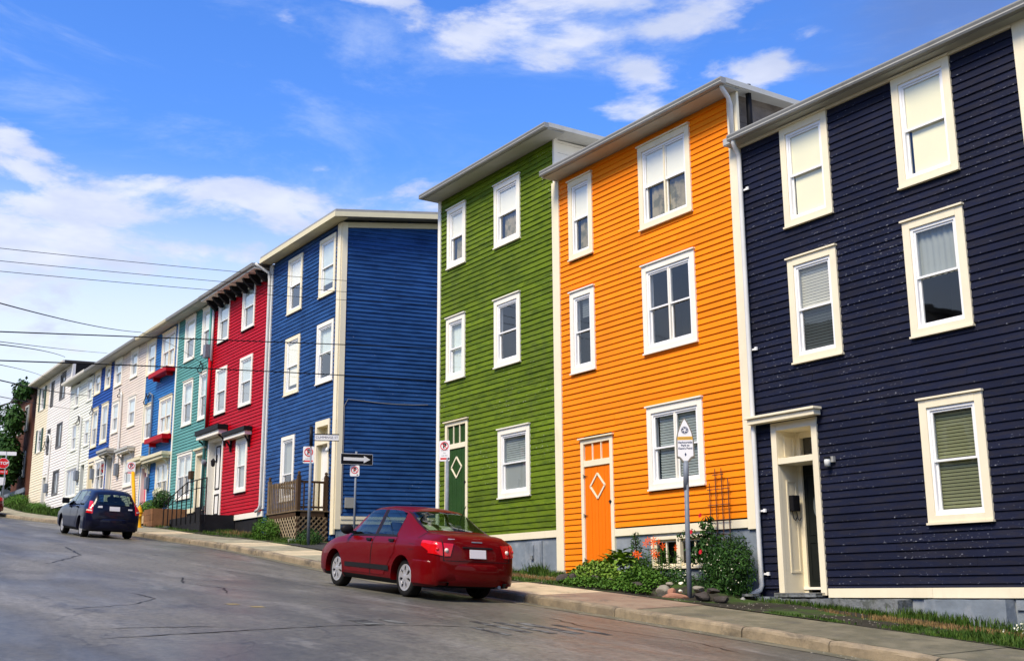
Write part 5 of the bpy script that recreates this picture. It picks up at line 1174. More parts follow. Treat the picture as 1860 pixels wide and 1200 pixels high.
rp('lettering_strip', M['galv'], ((-.10, .925), (.10, .925), (.10, .94), (-.10, .94)), .004, 4)
rp('plate_recess', M['carred'], ((-.30, .66), (.30, .66), (.27, .83), (-.27, .83)), .003, 6)
rp('number_plate', M['plate'], ((-.15, .68), (.15, .68), (.15, .815), (-.15, .815)), .016, 2)
rp('boot_handle', M['plastic'], ((-.28, .835), (.28, .835), (.27, .855), (-.27, .855)), .018, 4)
bm_ = G()
zz = [(.24, .0), (.28, .035), (.40, .05), (.52, .05), (.58, .035), (.60, .0)]
YL = [-.80, -.78, -.72, -.62, -.45, -.2, 0, .2, .45, .62, .72, .78, .80]
def bump_pt(u, v):
    t = v * (len(zz) - 1); i = min(int(t), len(zz) - 2); z, o = (lerp(zz[i][k], zz[i + 1][k], t - i) for k in (0, 1))
    a = lerp(-1, 1, u); ax_ = abs(a); th = ax_ * 1.62                 # a squircle round the tail corners, then along the flank
    if th < 1.25:
        q = th / 1.25 * math.pi / 2; y = .845 * math.sin(q) ** .72; x = .02 + .34 * (1 - math.cos(q)) ** 1.15
    else: y = .845 + (th - 1.25) * .02; x = .36 + (th - 1.25) * .68
    n_ = min(1., th / 1.25); k = o * (1 - .45 * n_); return (x - k * (1 - n_ * .8), math.copysign(y + k * .3 * n_, a), z + .015 * n_)
fix_normals(mk('rear_bumper', bm_.grid(48, 10, bump_pt), M['carred'], car, smooth=True, local=True))
mk('badge', G().box(.06, .07, .38, .50, .665, .69), M['plate'], car, local=True); mk('badge', G().box(.085, .095, .40, .52, .955, .97), M['plate'], car, local=True)
mk('aerial', G().tube([(1.20, -.35, 1.28), (1.05, -.35, 1.52)], .006, 5), M['plastic'], car, local=True)
for (xx, yy) in ((2.15, .36), (2.15, -.36), (1.35, .36), (1.35, -.36)):
    st_ = G(); st_.box(xx - .06, xx + .08, yy - .24, yy + .24, .55, 1.02); st_.box(xx - .04, xx + .05, yy - .12, yy + .12, 1.03, 1.19); mk('seat', st_, M['seat'], car, local=True, bevel=.04)
mk('parcel_shelf', G().box(.72, 1.15, -.60, .60, 1.0, 1.03), M['seat'], car, local=True)
for (a, b_, c, d) in ((.80, 1.02, .25, .50), (.95, 1.15, -.15, .12)): mk('paper_sheet', G().add([(a, c, 1.06), (b_, c + .05, 1.16), (b_ - .02, d, 1.17), (a - .02, d - .04, 1.07)], [(0, 1, 2, 3)]), M['paper'], car, local=True)
mk('headlamp', G().lathe([(0, .04), (.09, .02), (.12, -.03)], (4.20, .62, .66), (.8, .6, .1), 16), M['lampc'], car, smooth=True, local=True)
mk('exhaust', G().tube([(.02, -.45, .24), (.4, -.45, .24)], .03, 8), M['galv'], car, local=True)

def hatch(mt_, label, paint):
    K = [(0.0, (.40, .62, .60, .56, .70, .50, .66)), (.06, (.27, .71, .82, .65, .96, .48, .94)), (.14, (.22, .77, .91, .70, 1.14, .50, 1.10)), (.26, (.20, .80, .94, .73, 1.29, .51, 1.25)), (.48, (.19, .825, .95, .755, 1.41, .53, 1.35)), (.90, (.18, .83, .95, .76, 1.46, .54, 1.39)), (1.6, (.18, .83, .935, .76, 1.475, .545, 1.405)), (2.2, (.18, .83, .92, .76, 1.46, .545, 1.39)),
         (2.65, (.18, .83, .91, .76, 1.34, .55, 1.27)), (3.05, (.18, .83, .90, .75, 1.12, .58, 1.08)), (3.35, (.18, .82, .88, .74, .98, .60, .95)), (3.75, (.20, .80, .80, .70, .89, .55, .85)), (4.05, (.23, .74, .70, .62, .76, .48, .73)), (4.18, (.30, .56, .54, .48, .58, .36, .56))]
    wheels = [(.78, .745), (3.26, .745)]
    root, S, patch, sec = carbody(K, 'parked_car', label, 'car', mt_, paint, wheels, .295, .095, dict(zunder=.24, spokes=9, holes=[(1.23, 1.95, 8.2, 11.05), (2.04, 2.84, 8.2, lambda x: 11.0 - max(0, x - 2.45) * 6), (.70, 1.15, 8.2, lambda x: 11.0 - max(0, 1.0 - x) * 4), (2.5, 3.15, 11.8, 15)], hyz=lambda c: c.x < .5 and abs(c.y) < .48 and 1.03 < c.z < 1.28))
    patch('windscreen', root, M['carglass'], 2.48, 3.17, 11.75, 14., both=True, off=.006, nu=12, nv=8)
    for s in (1, -1):
        patch('rear_door', root, paint, 1.12, 1.98, lambda x: 3.2 + max(0, (1.4 - x)) * 6.5, lambda x: 7.9, s, .006); patch('front_door', root, paint, 2.01, 2.85, lambda x: 3.2, lambda x: 7.9, s, .006)
        patch('door_seam', root, M['plastic'], 1.98, 2.01, 3.1, 7.95, s, .002, 2, 8)
        patch('side_window', root, M['carglass'], 1.22, 1.95, 8.2, 11.0, s, .007, 10, 5); patch('side_window', root, M['carglass'], 2.03, 2.86, 8.2, lambda x: 11.0 - max(0, x - 2.45) * 6, s, .007, 12, 5)
        patch('side_window', root, M['carglass'], .68, 1.17, 8.3, lambda x: 11.0 - max(0, 1.0 - x) * 4, s, .007, 8, 4); patch('window_frame', root, M['plastic'], 1.95, 2.03, 8.2, 11., s, .005, 2, 4); patch('window_frame', root, M['plastic'], 1.17, 1.22, 8.2, 11., s, .005, 2, 4)
        for hx in (1.25, 2.12): p = S(hx, 6.8, s, .02); mk('door_handle', G().box(hx - .08, hx + .08, p[1] - .02, p[1] + .02, p[2] - .02, p[2] + .02), M['plastic'], root, local=True)
        mr = S(2.72, 8.6, s, 0.); mk('mirror', G().box(mr[0] - .05, mr[0] + .05, min(mr[1] + .02 * s, mr[1] + .24 * s), max(mr[1] + .02 * s, mr[1] + .24 * s), mr[2] - .02, mr[2] + .15), M['plastic'], root, local=True, bevel=.03)
    XR, rp = rear_tools(root, sec, 1.2)
    rp('rear_window', M['carglass'], ((-.56, 1.00), (.56, 1.00), (.46, 1.32), (-.46, 1.32)), .008, 10); rp('number_plate', M['plate'], ((-.15, .82), (.15, .82), (.15, .95), (-.15, .95)), .016, 2)
    for s in (1, -1):
        tl = rp('tail_lamp', M['lampr'], ((.63 * s, .72), (.79 * s, .74), (.665 * s, 1.09), (.61 * s, 1.09)), .014, 8); rp('lamp_band', M['lampc'], ((.65 * s, .79), (.785 * s, .80), (.77 * s, .84), (.65 * s, .83)), .018, 4, par=tl)
    rp('badge', M['plate'], ((.36, .90), (.50, .90), (.48, .95), (.36, .96)), .012, 2); rp('badge', M['plate'], ((-.52, .86), (-.40, .86), (-.40, .90), (-.52, .90)), .012, 2)
    rp('tailgate_seam', M['plastic'], ((-.6, .60), (.6, .60), (.6, .61), (-.6, .61)), .003, 10)
    fix_normals(mk('rear_bumper', G().grid(40, 10, lambda u, v: (bump_pt(u, v)[0], bump_pt(u, v)[1] * .965, bump_pt(u, v)[2])), paint, root, smooth=True, local=True))
    for (xx, yy) in ((2.0, .36), (2.0, -.36), (1.2, .36), (1.2, -.36)): mk('seat', G().box(xx - .06, xx + .08, yy - .24, yy + .24, .6, 1.08).box(xx - .03, xx + .05, yy - .12, yy + .12, 1.09, 1.24), M['seat'], root, local=True, bevel=.04)
    return root, XR, rp
mt_ = place((-36.4, 8.46, road(-36.4, 8.46)), (-2.48, .0, road(-38.88, 8.46) - road(-36.4, 8.46)), (0, -1.45, road(-36.4, 8.46) - road(-36.4, 9.91)), .78, .745)
hatch(mt_, 'dark blue five-door hatchback parked beside the yellow hydrant', M['carblue'])
mt_ = place((-63.6, 9.2, road(-63.6, 9.2)), (-2.6, 0, .2), (0, -1.45, .0), 1.0, .755)
car3, S, patch, sec = sedan(mt_, 'parked_car', 'maroon car cut off by the edge of the photo, parked near the stop sign', M['carmaroon'])
XR, rp = rear_tools(car3, sec)
for s in (1, -1): rp('tail_lamp', M['lampr'], ((.50 * s, .74), (.80 * s, .76), (.79 * s, .90), (.55 * s, .90)), .012, 4)
rp('number_plate', M['plate'], ((-.15, .70), (.15, .70), (.15, .82), (-.15, .82)), .014, 2)
fix_normals(mk('rear_bumper', G().grid(24, 6, bump_pt), M['carmaroon'], car3, smooth=True, local=True))

# ------------------------------------------------------------------ signs
UP = Vector((0, 0, 1))
def axes(a):      # a: bearing of the sign's reader's-right direction in degrees from +X towards +Y
    r = Vector((math.cos(R(a)), math.sin(R(a)), 0)); n = r.cross(UP); return r, n     # n points to the reader
def plate(par, c, r, n, w_, h, m, nm='sign_plate', th=.006, rad=.03):
    pts = []
    for (sx_, sy_, a0) in ((1, 1, 0), (-1, 1, 90), (-1, -1, 180), (1, -1, 270)):
        for k in range(4): a = R(a0 + k * 30); pts.append((sx_ * (w_ / 2 - rad) + rad * math.cos(a), sy_ * (h / 2 - rad) + rad * math.sin(a)))
    return fix_normals(mk(nm, G().prism(pts, Vector(c) - n * th / 2, r, UP, n, th), m, par))
def disc_ring(par, c, r, n, ro, ri, m, nm, seg=28, th=.002):
    c = Vector(c); gg = G(); 
    for k in range(seg):
        a = 2 * math.pi * k / seg; d = r * math.cos(a) + UP * math.sin(a); gg.v.append(c + d * ro + n * th); gg.v.append(c + d * ri + n * th)
    for k in range(seg): q = (k + 1) % seg; gg.f.append((2 * k, 2 * q, 2 * q + 1, 2 * k + 1)); gg.m.append(0)
    return mk(nm, gg, m, par)
def noparking(par, c, ang, w_, h, lines=True, arrow=-1):
    r, n = axes(ang); c = Vector(c); p = plate(par, c, r, n, w_, h, M['signw']); f = n * .0045
    cc_ = c + UP * (h / 2 - w_ * .5) + f; ro = w_ * .39
    textmesh('P', w_ * .62, cc_ + r * (w_ * .02), r, UP, n, M['signk'], 'letter', p, .001, bold=.008)
    disc_ring(p, cc_, r, n, ro, ro * .80, M['signr'], 'red_circle', th=.003)
    d = (r * -.707 + UP * .707); e = (r * .707 + UP * .707); q = [cc_ + d * ro * .9 + e * ro * .08, cc_ + d * ro * .9 - e * ro * .08, cc_ - d * ro * .9 - e * ro * .08, cc_ - d * ro * .9 + e * ro * .08]
    mk('red_slash', G().add([v + n * .004 for v in q], [(0, 1, 2, 3)]), M['signr'], p)
    if lines:
        for i, (t, k) in enumerate((('8:00 AM', .44), ('TO', .57), ('6:00 PM', .70))): textmesh(t, w_ * .17, c + UP * (h / 2 - h * (k + .04)) + f, r, UP, n, M['galv'], 'lettering', p, .001)
        b = c - UP * (h * .38) + f; q = [b + r * (w_ * .38) + UP * .02, b - r * (w_ * .38) + UP * .02, b - r * (w_ * .38) - UP * .02, b + r * (w_ * .38) - UP * .02]
        mk('red_band', G().add(q, [(0, 1, 2, 3)]), M['signr'], p)
        b += r * (w_ * .36 * arrow); mk('arrow_tip', G().add([b + r * (.05 * arrow) + n * .001, b + UP * .028 + n * .001, b - UP * .028 + n * .001], [(0, 1, 2)]), M['signk'], p)
    else:
        b = c + r * (w_ * .3) - UP * (h * .38) + f; mk('arrow_tip', G().add([b + r * .03, b + UP * .025 - r * .02, b - UP * .025 - r * .02], [(0, 1, 2)]), M['signk'], p)
    return p
# park guide sign
sgn = empty('park_sign', (-14.35, 12.95, -.1), 'pointed white guide sign to Kent’s Pond on a grey steel pole in the flower bed', 'sign')
mk('pole', G().tube([(-14.35, 12.95, -.35), (-14.34, 12.95, .8), (-14.31, 12.95, 2.06)], .040, 14), M['galv'], sgn, smooth=True)
mk('pole_sleeve', G().tube([(-14.33, 12.95, 1.60), (-14.31, 12.95, 2.08)], .047, 14), M['galv'], sgn, smooth=True)
r, n = axes(47); cS = Vector((-14.31, 12.95, 2.42))
pts = []
top = [(0, .385), (.035, .335), (.085, .235), (.125, .13), (.145, .02), (.150, -.27), (.152, -.285), (.105, -.30), (.07, -.335), (.045, -.37)]
pts = top + [(-a, b_) for (a, b_) in reversed(top[1:])]
bp = fix_normals(mk('sign_board', G().prism(pts, cS - n * .03, r, UP, n, .06), M['bronze'], sgn, bevel=.004))
fix_normals(mk('sign_face', G().prism([(a * .86, b_ * .92) for (a, b_) in pts], cS + n * .030, r, UP, n, .004), M['signw'], bp))
f = n * .036; c = cS + UP * .17 + f
mk('emblem_disc', G().prism([(.062 * math.cos(k * .2618), .062 * math.sin(k * .2618)) for k in range(24)], c, r, UP, n, .001), M['signb'], bp)
disc_ring(bp, c, r, n, .058, .054, M['signw'], 'emblem_ring', th=.003)
for k in range(5):
    a0 = 2 * math.pi * k / 5; ps = []
    for j in range(7): t = j / 6; a = a0 + t * 1.15; ps.append((math.cos(a) * .050 * t, math.sin(a) * .050 * t))
    q = []
    for j, (u, v) in enumerate(ps): wv = .004 + .004 * math.sin(j / 6 * 3.14); q.append((u, v, wv))
    gg = G(); 
    for (u, v, wv) in q:
        L_ = math.hypot(u, v) or 1; nx_, ny_ = -v / L_, u / L_; gg.v.append(c + r * (u + nx_ * wv) + UP * (v + ny_ * wv) + n * .002); gg.v.append(c + r * (u - nx_ * wv) + UP * (v - ny_ * wv) + n * .002)
    for j in range(6): gg.f.append((2 * j, 2 * j + 1, 2 * j + 3, 2 * j + 2)); gg.m.append(0)
    mk('emblem_blade', gg, M['signw'], bp)
b = cS + UP * .035 + f; mk('amber_band', G().add([b + r * .122 + UP * .028, b - r * .122 + UP * .028, b - r * .126 - UP * .028, b + r * .126 - UP * .028], [(0, 1, 2, 3)]), M['signy'], bp)
textmesh('GRAND CONCOURSE', .021, b + n * .002, r, UP, n, M['bronze'], 'lettering', bp, .001)
for i, t in enumerate(('Harbourside', 'Park to', 'Kent\u2019s Pond')): textmesh(t, .047, cS + UP * (-.035 - .05 * i) + f, r, UP, n, M['signb'], 'lettering', bp, .001, bold=.0012)
mk('emblem_leaf', G().add([cS + f + UP * -.205, cS + f + r * .016 - UP * .235, cS + f - UP * .27, cS + f - r * .016 - UP * .235], [(0, 1, 2, 3)]), M['signb'], bp)
# street name + no parking pole
sgn = empty('street_sign', (-29.6, 12.9, 1.35), 'steel pole with a street name blade and a no parking plate before the deck', 'sign')
mk('pole', G().tube([(-29.60, 12.9, 1.2), (-29.60, 12.9, 3.9)], .045, 10), M['galv'], sgn, smooth=True); mk('pole_sleeve', G().tube([(-29.61, 12.9, 3.9), (-29.64, 12.9, 4.50)], .05, 10), M['signk'], sgn, smooth=True)
noparking(sgn, (-29.60, 12.83, 3.70), 62, .31, .46)
r, n = axes(66); cN = Vector((-29.60, 12.9, 4.19)) + r * .42
nb = plate(sgn, cN, r, n, .66, .16, M['signw'], 'name_blade', .02, .012); mk('blade_rim', G().obox(cN + UP * .088, r, n, UP, .34, .014, .012).obox(cN - UP * .088, r, n, UP, .34, .014, .010), M['signk'], nb)
textmesh('CUMMINGS ST', .095, cN + n * .012, r, UP, n, M['signb'], 'lettering', nb, .001)
# one way
sgn = empty('one_way_sign', (-29.0, 14.0, 1.2), 'black one way arrow sign over a small no parking plate at the side street', 'sign')
mk('pole', G().tube([(-29.05, 14.0, .9), (-29.0, 14.0, 3.80)], .032, 10), M['galv'], sgn, smooth=True)
r, n = axes(80); cO = Vector((-29.0, 14.0, 3.58)) - n * -.05
ow = plate(sgn, cO, r, n, .92, .30, M['signw'], 'sign_plate', .008, .02); f = n * .006
q = lambda pts, o=f: [cO + r * a + UP * b_ + o for (a, b_) in pts]
mk('black_field', G().add(q([(-.45, -.14), (.45, -.14), (.45, .14), (-.45, .14)]), [(0, 1, 2, 3)]), M['signk'], ow)
mk('arrow', G().add(q([(-.38, -.045), (.20, -.045), (.20, -.10), (.39, 0), (.20, .10), (.20, .045), (-.38, .045)], n * .0075), [(0, 1, 2, 3, 4, 5, 6)]), M['signw'], ow)
noparking(sgn, (-28.98, 13.95, 3.26), 60, .26, .30, lines=False)
# no parking in front of the green door
sgn = empty('no_parking_sign', (-22.6, 13.2, .6), 'no parking plate on a grey pole in front of the green plank door', 'sign')
mk('pole', G().tube([(-22.62, 13.2, .3), (-22.60, 13.2, 2.95)], .042, 10), M['galv'], sgn, smooth=True); noparking(sgn, (-22.62, 13.13, 3.11), 50, .245, .47, arrow=1)
# yellow pole
sgn = empty('no_parking_sign', (-42.8, 11.9, 2.3), 'no parking plate on a leaning yellow pole beside the hydrant', 'sign')
mk('pole', G().tube([(-42.85, 11.9, 2.1), (-43.7, 11.9, 4.40)], .065, 8), M['yellow'], sgn, smooth=True); noparking(sgn, (-43.8, 11.85, 4.56), 68, .30, .46)
hyd = empty('fire_hydrant', (-42.7, 11.95, 2.3), 'yellow fire hydrant at the kerb behind the dark blue hatchback', 'hydrant')
mk('barrel', G().lathe([(.16, 0), (.16, .05), (.10, .06), (.10, .52), (.14, .54), (.14, .58), (.11, .60), (.10, .68), (.06, .76), (.03, .78), (.03, .82), (0, .82)], (-42.7, 11.95, 2.28), (0, 0, 1), 16), M['yellow'], hyd, smooth=True)
mk('nozzle', G().tube([(-42.90, 11.95, 2.72), (-42.5, 11.95, 2.72)], .055, 10).tube([(-42.7, 11.77, 2.68), (-42.7, 11.95, 2.68)], .07, 10), M['yellow'], hyd, smooth=True)
# stop sign
sgn = empty('stop_sign', (-68.2, 11.5, 4.6), 'small red stop sign above a smaller red plate and below a name blade', 'sign')
mk('pole', G().tube([(-68.2, 11.62, 4.2), (-68.2, 11.62, 7.65)], .04, 8), M['galv'], sgn, smooth=True)
r, n = axes(78); cT = Vector((-68.2, 11.5, 7.0))
oc = [(.31 * math.cos(R(22.5 + 45 * k)), .31 * math.sin(R(22.5 + 45 * k))) for k in range(8)]
sp = fix_normals(mk('sign_plate', G().prism(oc, cT, r, UP, n, .01), M['signw'], sgn)); fix_normals(mk('red_field', G().prism([(a * .93, b_ * .93) for a, b_ in oc], cT + n * .011, r, UP, n, .002), M['signr'], sp))
textmesh('STOP', .22, cT + n * .016, r, UP, n, M['signw'], 'lettering', sp, .001, bold=.005)
s2 = plate(sgn, cT - UP * .48, r, n, .52, .22, M['signr'], 'small_plate'); textmesh('4-WAY', .15, cT - UP * .48 + n * .006, r, UP, n, M['signw'], 'lettering', s2, .001)
plate(sgn, cT + UP * .55 + r * .15, r, n, .95, .20, M['signw'], 'name_blade'); plate(sgn, cT - UP * .98, r, n, .34, .42, M['signw'], 'white_plate')
# navy doorway letter box, trellis
lb = empty('letter_box', (-13.30, W + .2, 1.2), 'small black metal letter box on the cream door reveal of the navy house', 'letter box')
mk('box', G().box(-13.406, -13.30, W + .16, W + .32, 1.24, 1.50), M['blackg'], lb, bevel=.01)
for yy in (W + .19, W + .29): mk('newspaper_hook', G().tube([(-13.36, yy, 1.24), (-13.34, yy, 1.12), (-13.30, yy, 1.09), (-13.27, yy, 1.13)], .008, 6), M['blackg'], lb)
tre = empty('garden_trellis', (-14.8, W - .06, 1.), 'rusty metal trellis fixed to the orange wall beside the lower window', 'trellis')
tops = (1.82, 2.06, 2.06, 1.88)
for i in range(4): xx = -15.03 + i * .155; mk('upright', G().tube([(xx, W - .07, .62), (xx, W - .07, tops[i])], .009, 6), M['rust'], tre)
for z, a, b_ in ((1.95, -14.93, -14.66), (1.70, -15.08, -14.53), (1.43, -15.08, -14.53), (1.17, -15.06, -14.53), (.92, -15.06, -14.53)): mk('crossbar', G().tube([(a, W - .08, z), (b_, W - .08, z)], .008, 6), M['rust'], tre)
mb = empty('meter_stand', (-13.72, 13.95, -.2), 'small grey concrete gas fitting at the foot of the downpipe', 'fitting')
mk('cap', G().box(-13.92, -13.68, 13.7, 13.85, -.12, -.08), M['greyrough'], mb)
mk('valve', G().lathe([(.04, 0), (.04, .1), (.02, .12), (0, .13)], (-13.86, 13.66, -.26), (0, 0, 1), 10), M['metalw'], mb, smooth=True)

# ------------------------------------------------------------------ plants
def leaves(gg, c, rad, n, size, r_, asp=.45, up=.3, shell=.45, mi=0, flat=0, zmin=None, fold=.25, jitter=.5):
    c = Vector(c)
    for _ in range(n):
        d = Vector((r_.gauss(0, 1), r_.gauss(0, 1), r_.gauss(0, 1))).normalized(); k = shell + (1 - shell) * r_.random() ** .6
        lump = 1 + .22 * mnoise.noise(d * 2.3 + c)
        p = c + Vector((d.x * rad[0], d.y * rad[1], d.z * rad[2])) * k * lump
        if zmin is not None and p.z < zmin: p.z = zmin + abs(r_.gauss(0, .03))
        nrm = (d + Vector((r_.gauss(0, jitter), r_.gauss(0, jitter), r_.gauss(0, jitter) + up))).normalized()
        t = nrm.cross(Vector((r_.gauss(0, 1), r_.gauss(0, 1), r_.gauss(0, .5)))).normalized(); b_ = nrm.cross(t); s = size * r_.uniform(.6, 1.3)
        q0, q1, q2, q3 = p, p + t * s * .5 + b_ * s * asp * .5 - nrm * s * fold * .3, p + t * s - nrm * s * fold, p + t * s * .5 - b_ * s * asp * .5 - nrm * s * fold * .3
        gg.add([q0, q1, q2, q3], [(0, 1, 2), (0, 2, 3)], mi)
    return gg
def stems(gg, base, tips, r0, r1=None, mi=0, n=5, sag=.1):
    base = Vector(base)
    for t in tips:
        t = Vector(t); m_ = (base + t) / 2 + Vector((rng.uniform(-1, 1), rng.uniform(-1, 1), rng.uniform(0, 1))) * (t - base).length * sag; gg.tube([base, m_, t], [r0, (r0 + (r1 or r0 * .4)) / 2, r1 or r0 * .4], n, mi)
    return gg
def bush(name, c, rad, n, size, m, label, cat='bush', group=None, **k):
    r_ = random.Random(int(abs(c[0] * 131 + c[1] * 17)) + n); root = empty(name, (c[0], c[1], c[2] - rad[2]), label, cat, group)
    mk('foliage', leaves(G(), c, rad, n, size, r_, **k), m, root)
    mk('stem', stems(G(), (c[0], c[1], c[2] - rad[2] - .02), [(c[0] + rad[0] * .5 * math.cos(a), c[1] + rad[1] * .5 * math.sin(a), c[2] + rad[2] * .4) for a in (0, 1.3, 2.5, 3.8, 5.1)], .012), M['bark'], root)
    return root
def flower(par, c, ang, size, m, n=6, wd=.28, tilt=.35, nm='petal'):
    c = Vector(c); ax = Vector(ang).normalized(); u = ax.orthogonal().normalized(); v = ax.cross(u); gg = G()
    for k in range(n):
        a = 2 * math.pi * k / n; d = u * math.cos(a) + v * math.sin(a); e = ax.cross(d); dd = d + ax * tilt
        gg.add([c, c + dd * size * .5 + e * size * wd, c + d * size + ax * size * tilt * .3, c + dd * size * .5 - e * size * wd], [(0, 1, 2), (0, 2, 3)])
    return mk(nm, gg, m, par)
Zg = lambda x, y: side(x, y)
bedm = mk('flower_bed_soil', G().grid(20, 6, lambda u, v: (-17.95 + 4.1 * u, 12.95 + 1.2 * v, side(-17.95 + 4.1 * u, 12.95 + 1.2 * v) - .02 + .20 * min(1, v * 2.5, u * 6, (1 - u) * 6) + .02 * mnoise.noise(Vector((u * 30, v * 9, 0)))), flip=False), M['dirt'], kind='stuff', smooth=True)
for p in bedm.data.polygons: pass
# hosta clump
r_ = random.Random(11); hx, hy = -17.1, 13.75; hz = side(hx, hy)
root = empty('hosta_plant', (hx, hy, hz), 'broad-leaved light green hosta clump left of the basement window', 'plant')
gg = G()
for _ in range(230):
    a = r_.uniform(0, 6.28); rr = r_.uniform(.05, .62); L_ = r_.uniform(.16, .27); el_ = r_.uniform(-.2, .7); zz_ = hz + .58 - rr * .75 + r_.uniform(-.1, .07)
    p = Vector((hx + math.cos(a) * rr * 1.15, hy + math.sin(a) * rr * .55, zz_)); d = Vector((math.cos(a + r_.gauss(0, .5)), math.sin(a + r_.gauss(0, .5)), el_)).normalized(); s = d.cross(UP).normalized(); up = s.cross(d)
    w2 = L_ * .30; q = [p, p + d * L_ * .35 + s * w2 + up * .02, p + d * L_ * .35, p + d * L_ * .35 - s * w2 + up * .02, p + d * L_ * .75 + s * w2 * .6 - up * .01, p + d * L_ * .75 - up * .02, p + d * L_ * .75 - s * w2 * .6 - up * .01, p + d * L_ - up * L_ * .25]
    gg.add(q, [(0, 1, 2), (0, 2, 3), (1, 4, 5, 2), (2, 5, 6, 3), (4, 7, 5), (5, 7, 6)])
mk('foliage', gg, M['leafl'], root)
# low carpets
def carpet(name, cx, cy, rx_, ry_, n, size, m, label, h=.10):
    r_ = random.Random(int(abs(cx) * 100)); root = empty(name, (cx, cy, side(cx, cy)), label, 'plant'); gg = G()
    for _ in range(n):
        a = r_.uniform(0, 6.28); k = math.sqrt(r_.random()); x = cx + rx_ * k * math.cos(a); y = cy + ry_ * k * math.sin(a); z = side(x, y) + .05 + h * (1 - k * k) * r_.uniform(.5, 1.15) + .10 * max(0, min(1, (y - 12.95) * 2))
        leaves(gg, (x, y, z), (.03, .03, .02), 2, size, r_, asp=.8, up=1.2)
    mk('foliage', gg, m, root, kind='stuff'); return root
carpet('ground_cover', -17.2, 13.25, .85, .30, 1500, .052, M['leafl'], 'lime green creeping ground cover below the hosta', .30)
carpet('ground_cover', -15.9, 13.25, .75, .28, 1500, .045, M['leafm'], 'yellow-green creeping ground cover below the orange lilies', .26)
carpet('ground_cover', -16.4, 12.78, 1.3, .22, 1500, .05, M['leafm'], 'bright green weeds spilling over the pavement edge under the flower bed', .12)
# conifer seedling
root = empty('young_conifer', (-16.62, 13.8, .1), 'slim dark young conifer standing between hosta and lilies', 'plant'); gg = G(); cx, cy, cz = -16.62, 13.8, side(-16.6, 13.8)
r_ = random.Random(4)
for i in range(330): t = r_.random() ** .8; a = r_.uniform(0, 6.28); rad_ = .12 * (1 - t) + .035; leaves(gg, (cx - .10 * t + math.cos(a) * rad_, cy + math.sin(a) * rad_, cz + .15 + t * .80), (.02, .02, .03), 1, .085, r_, asp=.3, up=.9)
mk('foliage', gg, M['leafd'], root); mk('trunk', G().tube([(cx, cy, cz), (cx - .1, cy, cz + .9)], .012, 6), M['bark'], root)
# lilies
r_ = random.Random(21); root = empty('lily_plant', (-15.95, 13.65, .1), 'lily clump with open orange flowers in front of the basement window', 'plant'); gg = G(); cz = side(-15.95, 13.65)
for k in range(26):
    bx, by = -15.95 + r_.gauss(0, .26), 13.65 + r_.gauss(0, .10); hgt = r_.uniform(.45, .72); gg.tube([(bx, by, cz), (bx + r_.gauss(0, .03), by, cz + hgt)], .006, 4)
    for j in range(16): zz_ = cz + hgt * (j + 1) / 17; a = j * 2.4; d = Vector((math.cos(a), math.sin(a), .5)).normalized(); s = d.cross(UP).normalized(); p = Vector((bx, by, zz_)); L_ = .13; gg.add([p, p + d * L_ * .5 + s * .012, p + d * L_ - UP * .03, p + d * L_ * .5 - s * .012], [(0, 1, 2), (0, 2, 3)])
mk('foliage', gg, M['leafm'], root)
for i, (x, z) in enumerate(((-16.30, .63), (-16.02, .86), (-15.97, .80), (-15.78, .84), (-15.72, .82), (-15.88, .60), (-15.80, .65), (-15.28, .70), (-15.70, .74), (-16.22, .60), (-16.08, .80), (-15.92, .57))):
    flower(root, (x, 13.45 + (i % 3) * .07, z), (.35 + r_.gauss(0, .3), -1, .25 + r_.gauss(0, .2)), r_.uniform(.065, .09), M['lily'], 6, .15, .30)
# climbing rose on the trellis
r_ = random.Random(31); root = empty('climbing_rose', (-14.75, 13.95, -.1), 'dark climbing rose with a few red blooms reaching up the trellis', 'plant'); gg = G()
for (cx, cz_, rx_, rz_, n) in ((-14.95, .70, .22, .30, 330), (-14.92, 1.05, .13, .20, 130), (-14.75, .42, .35, .3, 420), (-15.35, .95, .16, .09, 40), (-15.6, .93, .1, .07, 24), (-14.70, .86, .10, .12, 60), (-15.25, .62, .2, .22, 110)):
    leaves(gg, (cx, 13.93, cz_), (rx_, .14, rz_), n, .075, r_, asp=.6)
mk('foliage', gg, M['leafd'], root); mk('stem', stems(G(), (-14.85, 13.95, -.1), [(-14.95, 13.98, 1.15), (-14.75, 13.98, .9), (-15.4, 13.95, .95), (-14.6, 13.95, .8)], .010), M['bark'], root)
for (x, z) in ((-14.93, 1.24), (-14.96, .62), (-15.18, .97)): flower(root, (x, 13.80, z), (0, -1, .3), .05, M['rose'], 7, .35, .6)
# big bush by the downpipe
root = bush('garden_bush', (-14.22, 13.72, .30), (.52, .34, .56), 4200, .075, M['leafd'], 'big dark green feathery bush by the white downpipe', asp=.28, up=.7, jitter=.8)
gg = leaves(G(), (-14.05, 13.75, .55), (.30, .3, .40), 1300, .08, random.Random(8), asp=.22, up=.9); leaves(gg, (-14.55, 13.55, .02), (.48, .28, .26), 1700, .06, random.Random(9), asp=.35); leaves(gg, (-15.25, 13.5, .12), (.42, .22, .24), 1400, .06, random.Random(10), asp=.35)
mk('foliage', gg, M['leafd'], root)
r_ = random.Random(77); gg = G()
for _ in range(70): a = r_.uniform(-1.25, 1.15); z = r_.uniform(-.02, .62); leaves(gg, (-14.45 + a * .75, 13.36 + r_.uniform(-.08, .06), z * (1 - abs(a) * .2)), (.01, .01, .01), 2, .022, r_, asp=.9)
mk('blossom', gg, M['white_f'], root)
